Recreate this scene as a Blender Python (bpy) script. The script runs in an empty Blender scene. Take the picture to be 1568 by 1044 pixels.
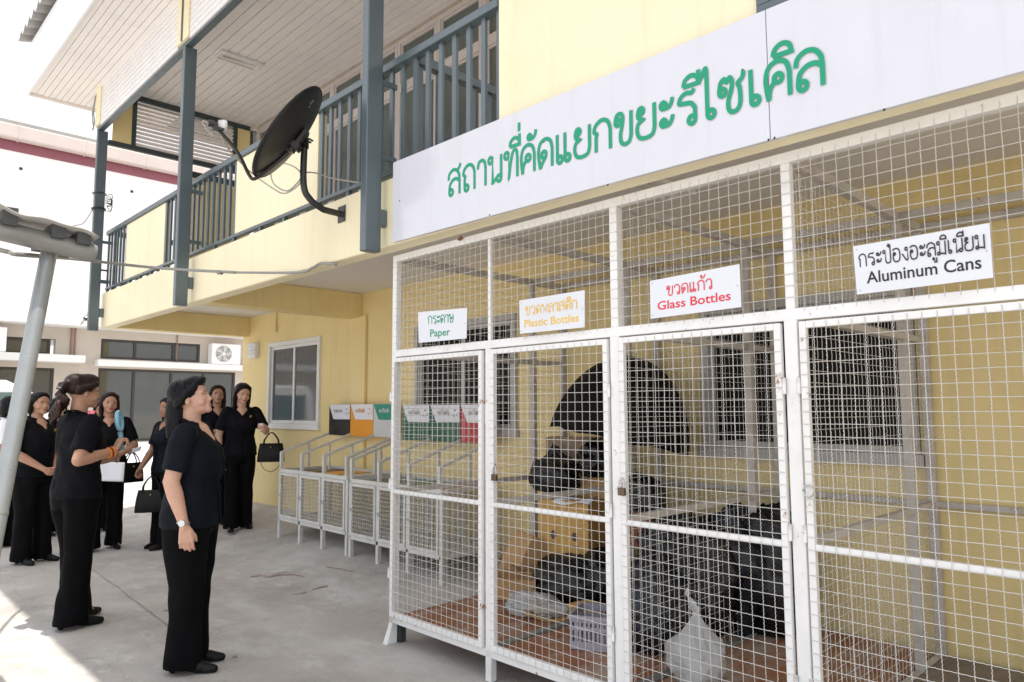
import bpy, bmesh, math, random
import numpy as np
from mathutils import Vector, Matrix, noise
random.seed(7)
SC = bpy.context.scene
COL = SC.collection

# ------------------------------------------------------------------ camera
FPX, YAW, PIT, ROL, CH = 1100.0, math.radians(44.4), math.radians(5.4), math.radians(-.25), 1.40
cf = Vector((math.sin(YAW)*math.cos(PIT), math.cos(YAW)*math.cos(PIT), math.sin(PIT)))
cr0 = Vector((math.cos(YAW), -math.sin(YAW), 0)); cu0 = cr0.cross(cf)
cr = cr0*math.cos(ROL)+cu0*math.sin(ROL); cu = cu0*math.cos(ROL)-cr0*math.sin(ROL)
cam = bpy.data.cameras.new('camera'); camo = bpy.data.objects.new('camera', cam); COL.objects.link(camo)
cam.sensor_width = 36; cam.lens = FPX/1568*36; cam.clip_start = .05; cam.clip_end = 2000
camo.matrix_world = Matrix(((cr.x, cu.x, -cf.x, 0), (cr.y, cu.y, -cf.y, 0), (cr.z, cu.z, -cf.z, CH), (0, 0, 0, 1)))
SC.camera = camo

# ------------------------------------------------------------------ sky, sun, exposure
SUN = Vector((.068, -.12, 1)).normalized()
wd = bpy.data.worlds.new('World'); SC.world = wd; wd.use_nodes = True
wn = wd.node_tree; bgn = wn.nodes['Background']; bgn.inputs[1].default_value = .10
sky = wn.nodes.new('ShaderNodeTexSky'); sky.sky_type = 'NISHITA'; sky.sun_disc = False
sky.sun_elevation = math.asin(SUN.z); sky.sun_rotation = math.atan2(SUN.x, SUN.y)
sky.dust_density = 4.0; sky.air_density = 1.0; sky.ozone_density = 1.0
# hazy tropical noon: the blue sky veiled evenly by bright white haze
veil = wn.nodes.new('ShaderNodeMix'); veil.data_type = 'RGBA'; veil.inputs[0].default_value = .62
wn.links.new(sky.outputs[0], veil.inputs[6]); veil.inputs[7].default_value = (12.2, 12.3, 12.5, 1)
wn.links.new(veil.outputs[2], bgn.inputs[0])
sl = bpy.data.lights.new('sun', 'SUN'); slo = bpy.data.objects.new('sun', sl); COL.objects.link(slo)
sl.energy = 3.9; sl.angle = math.radians(.53); sl.color = (1, .94, .85)
slo.rotation_euler = SUN.to_track_quat('Z', 'Y').to_euler()
SC.view_settings.view_transform = 'Standard'; SC.view_settings.look = 'None'
SC.view_settings.exposure = .63; SC.view_settings.gamma = 1
SC.view_settings.use_curve_mapping = False
SC.cycles.max_bounces = 12; SC.cycles.diffuse_bounces = 6; SC.cycles.transparent_max_bounces = 24
SC.cycles.use_denoising = True

# ------------------------------------------------------------------ pixel -> place (a pixel gives a direction, a known plane the distance)
CAM = Vector((0, 0, CH))
def ray(px, py): return cf+cr*((px-784)/FPX)-cu*((py-522)/FPX)
def on(px, py, ax, v):
    d = ray(px, py); return CAM+d*((v-CAM[ax])/d[ax])
def PX(px, py, v): return on(px, py, 0, v)
def PY(px, py, v): return on(px, py, 1, v)
def PZ(px, py, v=0.): return on(px, py, 2, v)
def sst(a, b, x):
    t = min(1, max(0, (x-a)/(b-a))); return t*t*(3-2*t)
def gz(x, y):            # the concrete apron rises gently towards the yellow wall
    k = max(0, x-2.85)*.165
    k = min(k, .235)
    return k*(.35+.65*sst(3.6, 5.0, y))*(1-sst(10.2, 13.5, y))
def GP(px, py):
    p = PZ(px, py, 0)
    for _ in range(6): p = PZ(px, py, gz(p.x, p.y))
    return p

# ------------------------------------------------------------------ materials
MATS = {}
def mat(name, c, rough=.6, var=.08, scale=5., bump=0., bscale=90., metal=0., spec=.5, dirt=None, dirt_amt=.4, dirt_scale=2.5, dirt_lo=.52, alpha=1., trans=0., stretch=(1, 1, 1), sheen=0., ior=1.5, spots=None, spot_scale=30., spot_lo=.68, streak=None):
    m = bpy.data.materials.new(name); m.use_nodes = True; nt = m.node_tree; N = nt.nodes; L = nt.links
    b = N['Principled BSDF']
    b.inputs['Roughness'].default_value = rough; b.inputs['Metallic'].default_value = metal
    b.inputs['Specular IOR Level'].default_value = spec; b.inputs['IOR'].default_value = ior
    b.inputs['Alpha'].default_value = alpha; b.inputs['Transmission Weight'].default_value = trans
    if sheen: b.inputs['Sheen Weight'].default_value = sheen
    tc = N.new('ShaderNodeTexCoord'); mp = N.new('ShaderNodeMapping'); mp.inputs['Scale'].default_value = stretch
    L.new(tc.outputs['Object'], mp.inputs[0])
    def nz(s, det=4, rg=.6):
        n = N.new('ShaderNodeTexNoise'); n.inputs['Scale'].default_value = s; n.inputs['Detail'].default_value = det
        n.inputs['Roughness'].default_value = rg; L.new(mp.outputs[0], n.inputs['Vector']); return n
    def mix(fac, a, bcol):
        x = N.new('ShaderNodeMix'); x.data_type = 'RGBA'; L.new(fac, x.inputs[0])
        if isinstance(a, tuple): x.inputs[6].default_value = (*a, 1)
        else: L.new(a, x.inputs[6])
        x.inputs[7].default_value = (*bcol, 1); return x.outputs[2]
    def ramp(src, lo, hi):
        r = N.new('ShaderNodeMapRange'); r.inputs[1].default_value = lo; r.inputs[2].default_value = hi; L.new(src, r.inputs[0]); return r.outputs[0]
    n1 = nz(scale)
    out = mix(ramp(n1.outputs[0], .3, .7), tuple(max(0, v*(1-var)) for v in c), tuple(min(1, v*(1+var)) for v in c))
    if dirt:
        n2 = nz(dirt_scale, 8, .65); f = ramp(n2.outputs[0], dirt_lo, dirt_lo+.2)
        ml = N.new('ShaderNodeMath'); ml.operation = 'MULTIPLY'; L.new(f, ml.inputs[0]); ml.inputs[1].default_value = dirt_amt
        out = mix(ml.outputs[0], out, dirt)
    if streak:
        mp2 = N.new('ShaderNodeMapping'); mp2.inputs['Scale'].default_value = (5, 5, .35); L.new(tc.outputs['Object'], mp2.inputs[0])
        n5 = N.new('ShaderNodeTexNoise'); n5.inputs['Scale'].default_value = 2.2; n5.inputs['Detail'].default_value = 7; n5.inputs['Roughness'].default_value = .7; L.new(mp2.outputs[0], n5.inputs['Vector'])
        f5 = ramp(n5.outputs[0], .54, .72); ml5 = N.new('ShaderNodeMath'); ml5.operation = 'MULTIPLY'; L.new(f5, ml5.inputs[0]); ml5.inputs[1].default_value = .30
        out = mix(ml5.outputs[0], out, streak)
    if spots:
        n3 = nz(spot_scale, 6, .7); f = ramp(n3.outputs[0], spot_lo, spot_lo+.08)
        out = mix(f, out, spots)
    L.new(out, b.inputs['Base Color'])
    nr = nz(scale*3, 3); rr = N.new('ShaderNodeMapRange'); rr.inputs[1].default_value = .3; rr.inputs[2].default_value = .7
    rr.inputs[3].default_value = max(.02, rough*.85); rr.inputs[4].default_value = min(1, rough*1.15); L.new(nr.outputs[0], rr.inputs[0]); L.new(rr.outputs[0], b.inputs['Roughness'])
    if bump:
        n4 = nz(bscale, 5, .6); bp = N.new('ShaderNodeBump'); bp.inputs['Strength'].default_value = bump; bp.inputs['Distance'].default_value = .01
        L.new(n4.outputs[0], bp.inputs['Height']); L.new(bp.outputs[0], b.inputs['Normal'])
    MATS[name] = m; return m
cream = mat('cream_paint', (.80, .655, .325), .65, .04, 1.2, .12, 60, dirt=(.64, .49, .21), dirt_amt=.3, dirt_scale=1.1, streak=(.52, .42, .23))
cream_lit = mat('cream_paint_lit', (.88, .80, .565), .6, .035, 1.2, .1, 60, dirt=(.72, .63, .42), dirt_amt=.35, dirt_scale=1.6, dirt_lo=.5, streak=(.62, .54, .38))  # same cream paint, its colour made paler where more light falls
ceilw = mat('ceiling_white', (.76, .73, .70), .8, .03, 1.5, .05, 50)
soffm = mat('soffit_white', (.86, .82, .80), .6, .03, 3)
sidm = mat('siding_white', (.82, .82, .83), .5, .03, 3)
fascw = mat('fascia_white', (.82, .84, .87), .45, .02, 2)
teal = mat('teal_steel_paint', (.078, .110, .126), .34, .08, 6, .03, 40, spec=.9, dirt=(.14, .17, .18), dirt_amt=.15, dirt_scale=3)
darkst = mat('dark_steel', (.045, .055, .06), .45, .1, 6)
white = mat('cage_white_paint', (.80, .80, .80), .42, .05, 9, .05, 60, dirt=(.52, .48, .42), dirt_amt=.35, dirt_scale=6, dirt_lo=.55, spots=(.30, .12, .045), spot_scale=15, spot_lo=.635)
whited = mat('cage_shaded_dirty_paint', (.52, .49, .46), .55, .1, 9, .08, 60, dirt=(.33, .28, .23), dirt_amt=.6, dirt_scale=7, dirt_lo=.5, spots=(.22, .09, .04), spot_scale=13, spot_lo=.62)  # inner frame copy: shaded tone put into the colour, plus dirt and rust
wirem = mat('wire_white_paint', (.60, .585, .56), .45, .06, 12, dirt=(.5, .42, .34), dirt_amt=.4, dirt_scale=9, dirt_lo=.55, spots=(.3, .13, .05), spot_scale=14, spot_lo=.66)
binm = mat('bin_grey_paint', (.60, .60, .58), .5, .06, 8, dirt=(.36, .33, .28), dirt_amt=.4, dirt_scale=5)
binw = mat('bin_wire', (.55, .53, .49), .5, .08, 8)
signw = mat('sign_white', (.66, .67, .74), .12, .02, 2, spec=.5, dirt=(.55, .55, .59), dirt_amt=.30, dirt_scale=1.8, dirt_lo=.5, streak=(.52, .52, .54))
platew = mat('plate_white', (.72, .74, .80), .10, .015, 3, spec=.5)
green = mat('letter_green', (.0, .30, .16), .4, .03, 3)
yell = mat('letter_yellow', (.82, .52, .06), .4, .03, 3)
red = mat('letter_red', (.72, .03, .06), .4, .03, 3)
black = mat('letter_black', (.015, .015, .015), .4, .03, 3)
ply = mat('plywood_brown', (.30, .125, .058), .6, .28, 3, .15, 60, dirt=(.44, .39, .34), dirt_amt=.85, dirt_scale=2.6, dirt_lo=.47, stretch=(1, 2, 1))
dusty = mat('dusty_board', (.22, .18, .145), .85, .2, 4, .2, 60, dirt=(.11, .085, .065), dirt_amt=.6, dirt_scale=3)
card = mat('cardboard', (.47, .29, .135), .75, .1, 6, .08, 70, dirt=(.30, .17, .07), dirt_amt=.4, dirt_scale=6)
card2 = mat('cardboard_pale', (.56, .34, .11), .75, .1, 6, .08, 70)
binbag = mat('black_bag_plastic', (.006, .0065, .009), .26, .2, 9, .9, 16, spec=.45)
bluebag = mat('dark_blue_bag_plastic', (.008, .012, .020), .28, .2, 9, .9, 14, spec=.45)
clearbag = mat('clear_bag_plastic', (.80, .82, .84), .22, .05, 6, .8, 18, trans=.55, ior=1.12)
cratem = mat('crate_plastic', (.36, .35, .42), .45, .05, 6)
umbm = mat('umbrella_black', (.007, .0065, .007), .6, .15, 6, spec=.12)
paperm = mat('paper', (.84, .85, .92), .7, .02, 5)
dishm = mat('dish_black', (.012, .0125, .013), .42, .12, 12, .03, 90)
polem = mat('pole_black', (.02, .02, .02), .35, .2, 12, .1, 60, dirt=(.07, .06, .05), dirt_amt=.5, dirt_scale=8)
galv = mat('galvanised', (.27, .29, .30), .32, .06, 7, .03, 60, metal=.35, dirt=(.36, .36, .35), dirt_amt=.4, dirt_scale=4)
galvd = mat('galvanised_dull', (.27, .275, .265), .42, .12, 7, .05, 60, metal=.3, dirt=(.26, .22, .17), dirt_amt=.6, dirt_scale=5)
sheet = mat('roof_sheet', (.34, .33, .315), .5, .1, 4, dirt=(.3, .27, .23), dirt_amt=.5, dirt_scale=3)
cablem = mat('cable_grey', (.27, .27, .26), .5, .05, 9)
cablew = mat('cable_white', (.40, .37, .33), .5, .05, 9)
alum = mat('window_white_frame', (.74, .75, .76), .4, .03, 5)
alump = mat('window_pinkish_frame', (.62, .57, .55), .5, .04, 5)
dkframe = mat('window_dark_frame', (.035, .03, .028), .4, .1, 6)
glassd = mat('glass_dark', (.05, .058, .07), .05, .1, 2, spec=1.)
glassg = mat('glass_grey_green', (.12, .14, .13), .10, .1, 1.5, spec=.5)
glassf = mat('far_glass', (.045, .05, .045), .03, .3, .6, spec=1.)
glassv = mat('glass_black', (.012, .011, .011), .35, .1, 2, spec=.08)
wallfar = mat('far_white_wall', (.86, .86, .87), .8, .03, 1.5)
wallbg = mat('far_beige_wall', (.52, .47, .42), .85, .06, 1.2, dirt=(.38, .33, .29), dirt_amt=.4, dirt_scale=1.4)
ledgem = mat('far_ledge', (.80, .80, .80), .8, .04, 2, dirt=(.28, .27, .27), dirt_amt=.7, dirt_scale=4, dirt_lo=.6)
gutterm = mat('far_gutter', (.60, .52, .49), .6, .05, 2)
maroon = mat('far_maroon', (.26, .085, .115), .5, .08, 3)
copperp = mat('rusty_pipe', (.30, .17, .12), .6, .15, 6)
padm = mat('padlock_bronze', (.14, .10, .07), .4, .1, 30, metal=.7)
steelm = mat('steel_shiny', (.55, .55, .56), .25, .05, 30, metal=.9)
boardblack = mat('board_black', (.02, .02, .02), .3, .1, 4); boardorange = mat('board_orange', (.72, .30, .02), .35, .05, 4)
boardgrey = mat('board_grey', (.55, .56, .56), .35, .05, 4); boardgreen = mat('board_green', (.01, .10, .06), .35, .1, 4)
boardred = mat('board_red', (.42, .02, .03), .35, .1, 4); boardteal = mat('board_teal', (.02, .26, .18), .35, .05, 4)
leafm = mat('dry_leaf', (.20, .075, .035), .6, .2, 40); grleaf = mat('green_leaf', (.08, .2, .05), .6, .2, 40)
lampw = mat('lamp_diffuser', (.74, .70, .66), .35, .03, 5)
vanw = mat('van_white', (.80, .81, .82), .2, .02, 3); tyrem = mat('tyre', (.02, .02, .02), .8, .1, 20)
# people
skinm = mat('skin_light', (.57, .335, .245), .5, .07, 30, .05, 220, dirt=(.52, .27, .19), dirt_amt=.3, dirt_scale=14)
skint = mat('skin_tan', (.45, .245, .165), .5, .07, 30, .05, 220, dirt=(.40, .19, .125), dirt_amt=.3, dirt_scale=14)
skind = mat('skin_deep', (.33, .17, .11), .5, .07, 30, .05, 220)
suit = mat('black_suit', (.0055, .006, .0085), .75, .2, 5, .25, 24, spec=.09)
suitn = mat('navy_black_suit', (.0045, .0068, .0115), .7, .2, 5, .25, 24, spec=.11)
trous = mat('black_trousers', (.004, .004, .005), .8, .2, 4, .3, 18, stretch=(1, 1, .3), spec=.07)
hairb = mat('hair_black', (.0045, .0045, .006), .42, .3, 30, .5, 70, stretch=(1, 1, .15), spec=.2)
hairr = mat('hair_brown', (.020, .0075, .0055), .42, .4, 30, .5, 70, stretch=(1, 1, .15), spec=.25)
lipm = mat('lips', (.34, .09, .08), .4, .05, 60); lips2 = mat('lips_red', (.33, .035, .04), .4, .05, 60)
eyew = mat('eye_white', (.62, .58, .55), .3, .02, 60); eyed = mat('eye_dark', (.012, .008, .006), .2, .1, 60)
leath = mat('black_leather', (.006, .006, .006), .4, .2, 20, .2, 120, spec=.2)
gold = mat('gold_metal', (.62, .40, .12), .3, .05, 40, metal=.9)
fanblue = mat('fan_blue', (.22, .46, .60), .4, .03, 20); orangeb = mat('bead_orange', (.75, .27, .02), .45, .2, 60)
pinkm = mat('pink_pattern', (.85, .15, .22), .6, .5, 30); shirtw = mat('white_shirt', (.75, .76, .78), .8, .05, 6)

# concrete ground
def concrete():
    m = mat('concrete_ground', (.455, .432, .405), .8, .13, 1.6, .22, 45, dirt=(.27, .255, .24), dirt_amt=.6, dirt_scale=.9, dirt_lo=.47)
    nt = m.node_tree; N = nt.nodes; L = nt.links; b = N['Principled BSDF']
    src = b.inputs['Base Color'].links[0].from_socket
    tc = N.new('ShaderNodeTexCoord')
    def layer(src, scale, lo, hi, amt, col, st=(1, 1, 1), det=8):
        mp = N.new('ShaderNodeMapping'); mp.inputs['Scale'].default_value = st; L.new(tc.outputs['Object'], mp.inputs[0])
        n = N.new('ShaderNodeTexNoise'); n.inputs['Scale'].default_value = scale; n.inputs['Detail'].default_value = det; n.inputs['Roughness'].default_value = .68
        L.new(mp.outputs[0], n.inputs['Vector'])
        r = N.new('ShaderNodeMapRange'); r.inputs[1].default_value = lo; r.inputs[2].default_value = hi; r.inputs[4].default_value = amt; L.new(n.outputs[0], r.inputs[0])
        x = N.new('ShaderNodeMix'); x.data_type = 'RGBA'; L.new(r.outputs[0], x.inputs[0]); L.new(src, x.inputs[6]); x.inputs[7].default_value = (*col, 1); return x.outputs[2]
    src = layer(src, 2.4, .50, .64, .8, (.55, .54, .525), (1, .55, 1))
    src = layer(src, 5.5, .57, .66, .7, (.57, .565, .55), (1, .5, 1))
    src = layer(src, 1.9, .63, .72, .5, (.33, .22, .17), (1.6, .6, 1))
    src = layer(src, 1.1, .60, .70, .4, (.25, .245, .20))
    src = layer(src, 14., .66, .72, .55, (.19, .175, .16), (1, 1, 1), 10)
    src = layer(src, 70., .60, .66, .35, (.24, .23, .215), (1, 1, 1), 3)
    src = layer(src, 38., .62, .68, .4, (.62, .61, .60), (1, 1, 1), 3)
    # hairline cracks
    mp = N.new('ShaderNodeMapping'); L.new(tc.outputs['Object'], mp.inputs[0])
    nw = N.new('ShaderNodeTexNoise'); nw.inputs['Scale'].default_value = 2.5; nw.inputs['Detail'].default_value = 6; L.new(mp.outputs[0], nw.inputs['Vector'])
    vm = N.new('ShaderNodeVectorMath'); vm.operation = 'MULTIPLY_ADD'; L.new(nw.outputs['Color'], vm.inputs[0]); vm.inputs[1].default_value = (.55, .55, .55); L.new(mp.outputs[0], vm.inputs[2])
    vo = N.new('ShaderNodeTexVoronoi'); vo.feature = 'DISTANCE_TO_EDGE'; vo.inputs['Scale'].default_value = .55; L.new(vm.outputs[0], vo.inputs['Vector'])
    rg = N.new('ShaderNodeMapRange'); rg.inputs[1].default_value = .0015; rg.inputs[2].default_value = .0042; rg.inputs[3].default_value = .28; rg.inputs[4].default_value = 0; L.new(vo.outputs['Distance'], rg.inputs[0])
    x = N.new('ShaderNodeMix'); x.data_type = 'RGBA'; L.new(rg.outputs[0], x.inputs[0]); L.new(src, x.inputs[6]); x.inputs[7].default_value = (.20, .185, .17, 1); src = x.outputs[2]
    L.new(src, b.inputs['Base Color'])
    return m
concm = concrete()

# ------------------------------------------------------------------ object helpers
WM = {}
def tag(o, label=None, cat=None, group=None, kind=None):
    if label: o['label'] = label
    if cat: o['category'] = cat
    if group: o['group'] = group
    if kind: o['kind'] = kind
    return o
def thing(name, label, cat, loc=(0, 0, 0), rotz=0., group=None):
    o = bpy.data.objects.new(name, None); o.empty_display_size = .1; COL.objects.link(o)
    o.location = loc; o.rotation_euler = (0, 0, rotz)
    WM[o.name] = Matrix.Translation(Vector(loc)) @ Matrix.Rotation(rotz, 4, 'Z')
    return tag(o, label, cat, group)
class MB:
    def __init__(s): s.v = []; s.f = []
    def add(s, vs, fs):
        n = len(s.v); s.v += [Vector(v) for v in vs]; s.f += [tuple(i+n for i in f) for f in fs]; return s
    def box(s, x0, x1, y0, y1, z0, z1):
        return s.add([(x0, y0, z0), (x1, y0, z0), (x1, y1, z0), (x0, y1, z0), (x0, y0, z1), (x1, y0, z1), (x1, y1, z1), (x0, y1, z1)],
                     [(0, 3, 2, 1), (4, 5, 6, 7), (0, 1, 5, 4), (1, 2, 6, 5), (2, 3, 7, 6), (3, 0, 4, 7)])
    def obox(s, c, ax, ay, az):      # centre and half axes
        c, ax, ay, az = map(Vector, (c, ax, ay, az))
        P = [c+ax*i+ay*j+az*k for k in (-1, 1) for i, j in ((-1, -1), (1, -1), (1, 1), (-1, 1))]
        return s.add(P, [(0, 3, 2, 1), (4, 5, 6, 7), (0, 1, 5, 4), (1, 2, 6, 5), (2, 3, 7, 6), (3, 0, 4, 7)])
    def bar(s, p, q, w, h, up=(0, 0, 1)):   # rectangular bar from p to q
        p, q = Vector(p), Vector(q); d = (q-p); u = Vector(up); sd = d.cross(u)
        if sd.length < 1e-6: sd = d.cross(Vector((1, 0, 0)))
        sd.normalize(); uu = sd.cross(d).normalized()
        return s.obox((p+q)/2, sd*w/2, d/2, uu*h/2)
    def ring(s, c, a, b, ra, rb, n):
        i0 = len(s.v)
        for k in range(n):
            t = 2*math.pi*k/n; s.v.append(c+a*(ra*math.cos(t))+b*(rb*math.sin(t)))
        return i0
    def tube(s, pts, r, n=10, caps=True, flat=1.):
        pts = [Vector(p) for p in pts]; rs = r if isinstance(r, (list, tuple)) else [r]*len(pts)
        ref = None; prev = None
        for i, p in enumerate(pts):
            d = (pts[min(i+1, len(pts)-1)]-pts[max(i-1, 0)]).normalized()
            if ref is None:
                ref = Vector((0, 0, 1)) if abs(d.z) < .9 else Vector((1, 0, 0))
            a = d.cross(ref); a.normalize(); b = a.cross(d).normalized(); ref = b
            i0 = s.ring(p, a, b, rs[i], rs[i]*flat, n)
            if prev is not None:
                s.f += [(prev+k, prev+(k+1) % n, i0+(k+1) % n, i0+k) for k in range(n)]
            elif caps: s.f.append(tuple(i0+k for k in range(n)))
            prev = i0
        if caps: s.f.append(tuple(prev+n-1-k for k in range(n)))
        return s
    def loft(s, secs, n=24, ax=(1, 0, 0), ay=(0, 1, 0)):   # secs: (centre, ra, rb)
        ax, ay = Vector(ax), Vector(ay); prev = None
        for i, (c, ra, rb) in enumerate(secs):
            i0 = s.ring(Vector(c), ax, ay, ra, rb, n)
            if prev is None: s.f.append(tuple(i0+n-1-k for k in range(n)))
            else: s.f += [(prev+k, prev+(k+1) % n, i0+(k+1) % n, i0+k) for k in range(n)]
            prev = i0
        s.f.append(tuple(prev+k for k in range(n))); return s
    def ell(s, c, r, M=None, nu=14, nv=9):
        c = Vector(c); rx, ry, rz = r if isinstance(r, (list, tuple)) else (r, r, r); M = M or Matrix.Identity(3)
        i0 = len(s.v)
        for j in range(1, nv):
            t = math.pi*j/nv
            for k in range(nu):
                u = 2*math.pi*k/nu
                s.v.append(c+M @ Vector((rx*math.sin(t)*math.cos(u), ry*math.sin(t)*math.sin(u), rz*math.cos(t))))
        a = len(s.v); s.v.append(c+M @ Vector((0, 0, rz))); b = len(s.v); s.v.append(c+M @ Vector((0, 0, -rz)))
        for j in range(nv-2):
            for k in range(nu):
                k2 = (k+1) % nu; s.f.append((i0+j*nu+k, i0+(j+1)*nu+k, i0+(j+1)*nu+k2, i0+j*nu+k2))
        for k in range(nu):
            k2 = (k+1) % nu; s.f.append((a, i0+k, i0+k2)); s.f.append((b, i0+(nv-2)*nu+k2, i0+(nv-2)*nu+k))
        return s
    def cap(s, p, q, r1, r2, n=14):     # rounded cone
        p, q = Vector(p), Vector(q); s.ell(p, r1, None, n, 9); s.ell(q, r2, None, n, 9)
        return s.tube([p, q], [r1, r2], n)
    def chain(s, pts, rs, n=14):
        for i in range(len(pts)-1): s.cap(pts[i], pts[i+1], rs[i], rs[i+1], n)
        return s
    def mesh(s, name, M=None, smooth=False):
        me = bpy.data.meshes.new(name); vs = s.v
        if M is not None: vs = [M @ v for v in vs]
        me.from_pydata([tuple(v) for v in vs], [], s.f)
        if smooth: me.polygons.foreach_set('use_smooth', [True]*len(me.polygons))
        me.update(); return me
    def build(s, name, m, parent=None, smooth=False, bevel=0., label=None, cat=None, group=None, kind=None, world=True, auto=None):
        M = None
        if parent is not None and world: M = WM[parent.name].inverted()
        me = s.mesh(name, M, smooth); return link(name, me, m, parent, bevel, label, cat, group, kind, auto)
def link(name, me, m, parent=None, bevel=0., label=None, cat=None, group=None, kind=None, auto=None, loc=None):
    o = bpy.data.objects.new(name, me); COL.objects.link(o)
    if m is not None and not me.materials: me.materials.append(m)
    W = Matrix.Identity(4)
    if parent is not None: o.parent = parent; W = WM[parent.name]
    if loc is not None: o.location = loc; W = W @ Matrix.Translation(Vector(loc))
    WM[o.name] = W.copy()
    if bevel:
        b = o.modifiers.new('bevel', 'BEVEL'); b.width = bevel; b.segments = 2; b.limit_method = 'ANGLE'
    if auto: 
        me.polygons.foreach_set('use_smooth', [True]*len(me.polygons))
        try: me.set_sharp_from_angle(angle=math.radians(auto))
        except Exception: pass
    return tag(o, label, cat, group, kind)
def box(name, m, parent, x0, x1, y0, y1, z0, z1, bevel=.003, **k):
    return MB().box(min(x0, x1), max(x0, x1), min(y0, y1), max(y0, y1), min(z0, z1), max(z0, z1)).build(name, m, parent, bevel=bevel, **k)
def smoothpts(pts, n=6):
    P = [Vector(p) for p in pts]; out = []
    for i in range(len(P)-1):
        p0, p1, p2, p3 = P[max(i-1, 0)], P[i], P[i+1], P[min(i+2, len(P)-1)]
        for k in range(n):
            t = k/n
            out.append(.5*((2*p1)+(p2-p0)*t+(2*p0-5*p1+4*p2-p3)*t*t+(3*p1-p0-3*p2+p3)*t**3))
    out.append(P[-1]); return out
def remesh(mb, vox=.008, smooth=6, fac=.5, dec=None, M=None):
    me = mb.mesh('tmp', M); o = bpy.data.objects.new('tmp', me); COL.objects.link(o)
    r = o.modifiers.new('r', 'REMESH'); r.mode = 'VOXEL'; r.voxel_size = vox
    if smooth:
        s_ = o.modifiers.new('s', 'SMOOTH'); s_.factor = fac; s_.iterations = smooth
    if dec:
        d = o.modifiers.new('d', 'DECIMATE'); d.ratio = dec
    dg = bpy.context.evaluated_depsgraph_get(); ev = o.evaluated_get(dg)
    out = bpy.data.meshes.new_from_object(ev); bpy.data.objects.remove(o); bpy.data.meshes.remove(me)
    out.polygons.foreach_set('use_smooth', [True]*len(out.polygons)); return out
def wire_panel(o0, U, V, nrm, su=.0445, sv=.0445, r=.00132, amp=.0011, over=.012, crimp=True, fine=True):
    """woven crimped wire mesh over the parallelogram o0 + u*U + v*V"""
    o0, U, V, nrm = Vector(o0), Vector(U), Vector(V), Vector(nrm).normalized()
    lu, lv = U.length, V.length; u, v = U/lu, V/lv
    nu, nv = max(1, round(lu/su)), max(1, round(lv/sv)); VV = []; FF = []
    def wires(n, step_dir, run_dir, L, m, phase):
        for i in range(1, n):
            base = o0+step_dir*((lu if step_dir is u else lv)*i/n)
            pts = []
            if crimp:
                q = 6 if (fine and phase == 0) else (4 if fine else 2)
                N_ = q*m; pts.append(base-run_dir*over)
                for k in range(N_+1):
                    sg = -1 if k % 2 else 1
                    wob = .0016*noise.noise((k*.06+i*3.1, i*1.7, phase*9.))
                    pts.append(base+run_dir*(L*k/N_)+nrm*(amp*sg)+step_dir*(amp*.75*sg*(1 if phase == 0 else .45)+wob))
                pts.append(base+run_dir*(L+over))
            else: pts = [base-run_dir*over, base+run_dir*(L+over)]
            i0 = len(VV)
            for p in pts:
                for dx, dy in ((r, 0), (0, r), (-r, 0), (0, -r)): VV.append(p+step_dir*dx+nrm*dy)
            for k in range(len(pts)-1):
                a = i0+4*k
                for j in range(4): FF.append((a+j, a+(j+1) % 4, a+4+(j+1) % 4, a+4+j))
    wires(nu, u, v, lv, nv, 0); wires(nv, v, u, lu, nu, 1)
    mb = MB(); mb.v = VV; mb.f = FF; return mb

def folds(me, fn):
    n = len(me.vertices); co = np.empty(n*3); no = np.empty(n*3)
    me.vertices.foreach_get('co', co); me.vertices.foreach_get('normal', no)
    co = co.reshape(-1, 3); no = no.reshape(-1, 3)
    k = np.array([fn(*p) for p in co.tolist()]); co += no*k[:, None]
    me.vertices.foreach_set('co', co.ravel()); me.update()

# ================================================================== GROUND
def build_ground():
    xs = [-400, -120, -40, -15, -8]+[-5+.5*i for i in range(16)]+[2.6+.1*i for i in range(22)]+[5, 6, 8, 12, 20, 40, 120, 400]
    ys = [-400, -120, -40, -15, -8]+[-5+.5*i for i in range(16)]+[3+.25*i for i in range(44)]+[14.5, 16, 20, 26, 40, 120, 400]
    xs = sorted(set(round(x, 3) for x in xs)); ys = sorted(set(round(y, 3) for y in ys))
    mb = MB(); nx = len(xs)
    for y in ys:
        for x in xs:
            w = .004*noise.noise((x*1.3, y*1.3, 0)) if -6 < x < 2.6 and -4 < y < 14 else 0
            mb.v.append(Vector((x, y, gz(x, y)+w)))
    for j in range(len(ys)-1):
        for i in range(nx-1): a = j*nx+i; mb.f.append((a, a+1, a+nx+1, a+nx))
    return mb.build('ground', concm, smooth=True, kind='structure')
ground = build_ground()
def strip(name, pts, w, m, dz=.008):
    mb = MB(); P = []
    for a, b in zip(pts[:-1], pts[1:]):
        n = max(1, int((Vector(b)-Vector(a)).length/.12))
        for k in range(n): P.append(Vector(a).lerp(Vector(b), k/n))
    P.append(Vector(pts[-1]))
    for i, p in enumerate(P):
        d = (P[min(i+1, len(P)-1)]-P[max(0, i-1)]).normalized(); s = Vector((-d.y, d.x, 0))
        ww = w*(.5+.9*random.random()); j = s*(random.random()-.5)*w*1.5
        for sg in (-1, 1):
            q = p+s*sg*ww/2+j; mb.v.append(Vector((q.x, q.y, gz(q.x, q.y)+dz)))
    for i in range(len(P)-1): mb.f.append((2*i, 2*i+1, 2*i+3, 2*i+2))
    return mb.build(name, m, ground)
jointm = mat('joint_dirt', (.33, .31, .28), .9, .3, 20)
stainm = mat('rust_stain', (.44, .35, .30), .85, .3, 14)
pale = mat('pale_cement', (.56, .55, .53), .85, .15, 10)
strip('expansion_joint', [PZ(112, 852), PZ(180, 900), PZ(258, 960), PZ(330, 1010)], .007, jointm)
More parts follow.
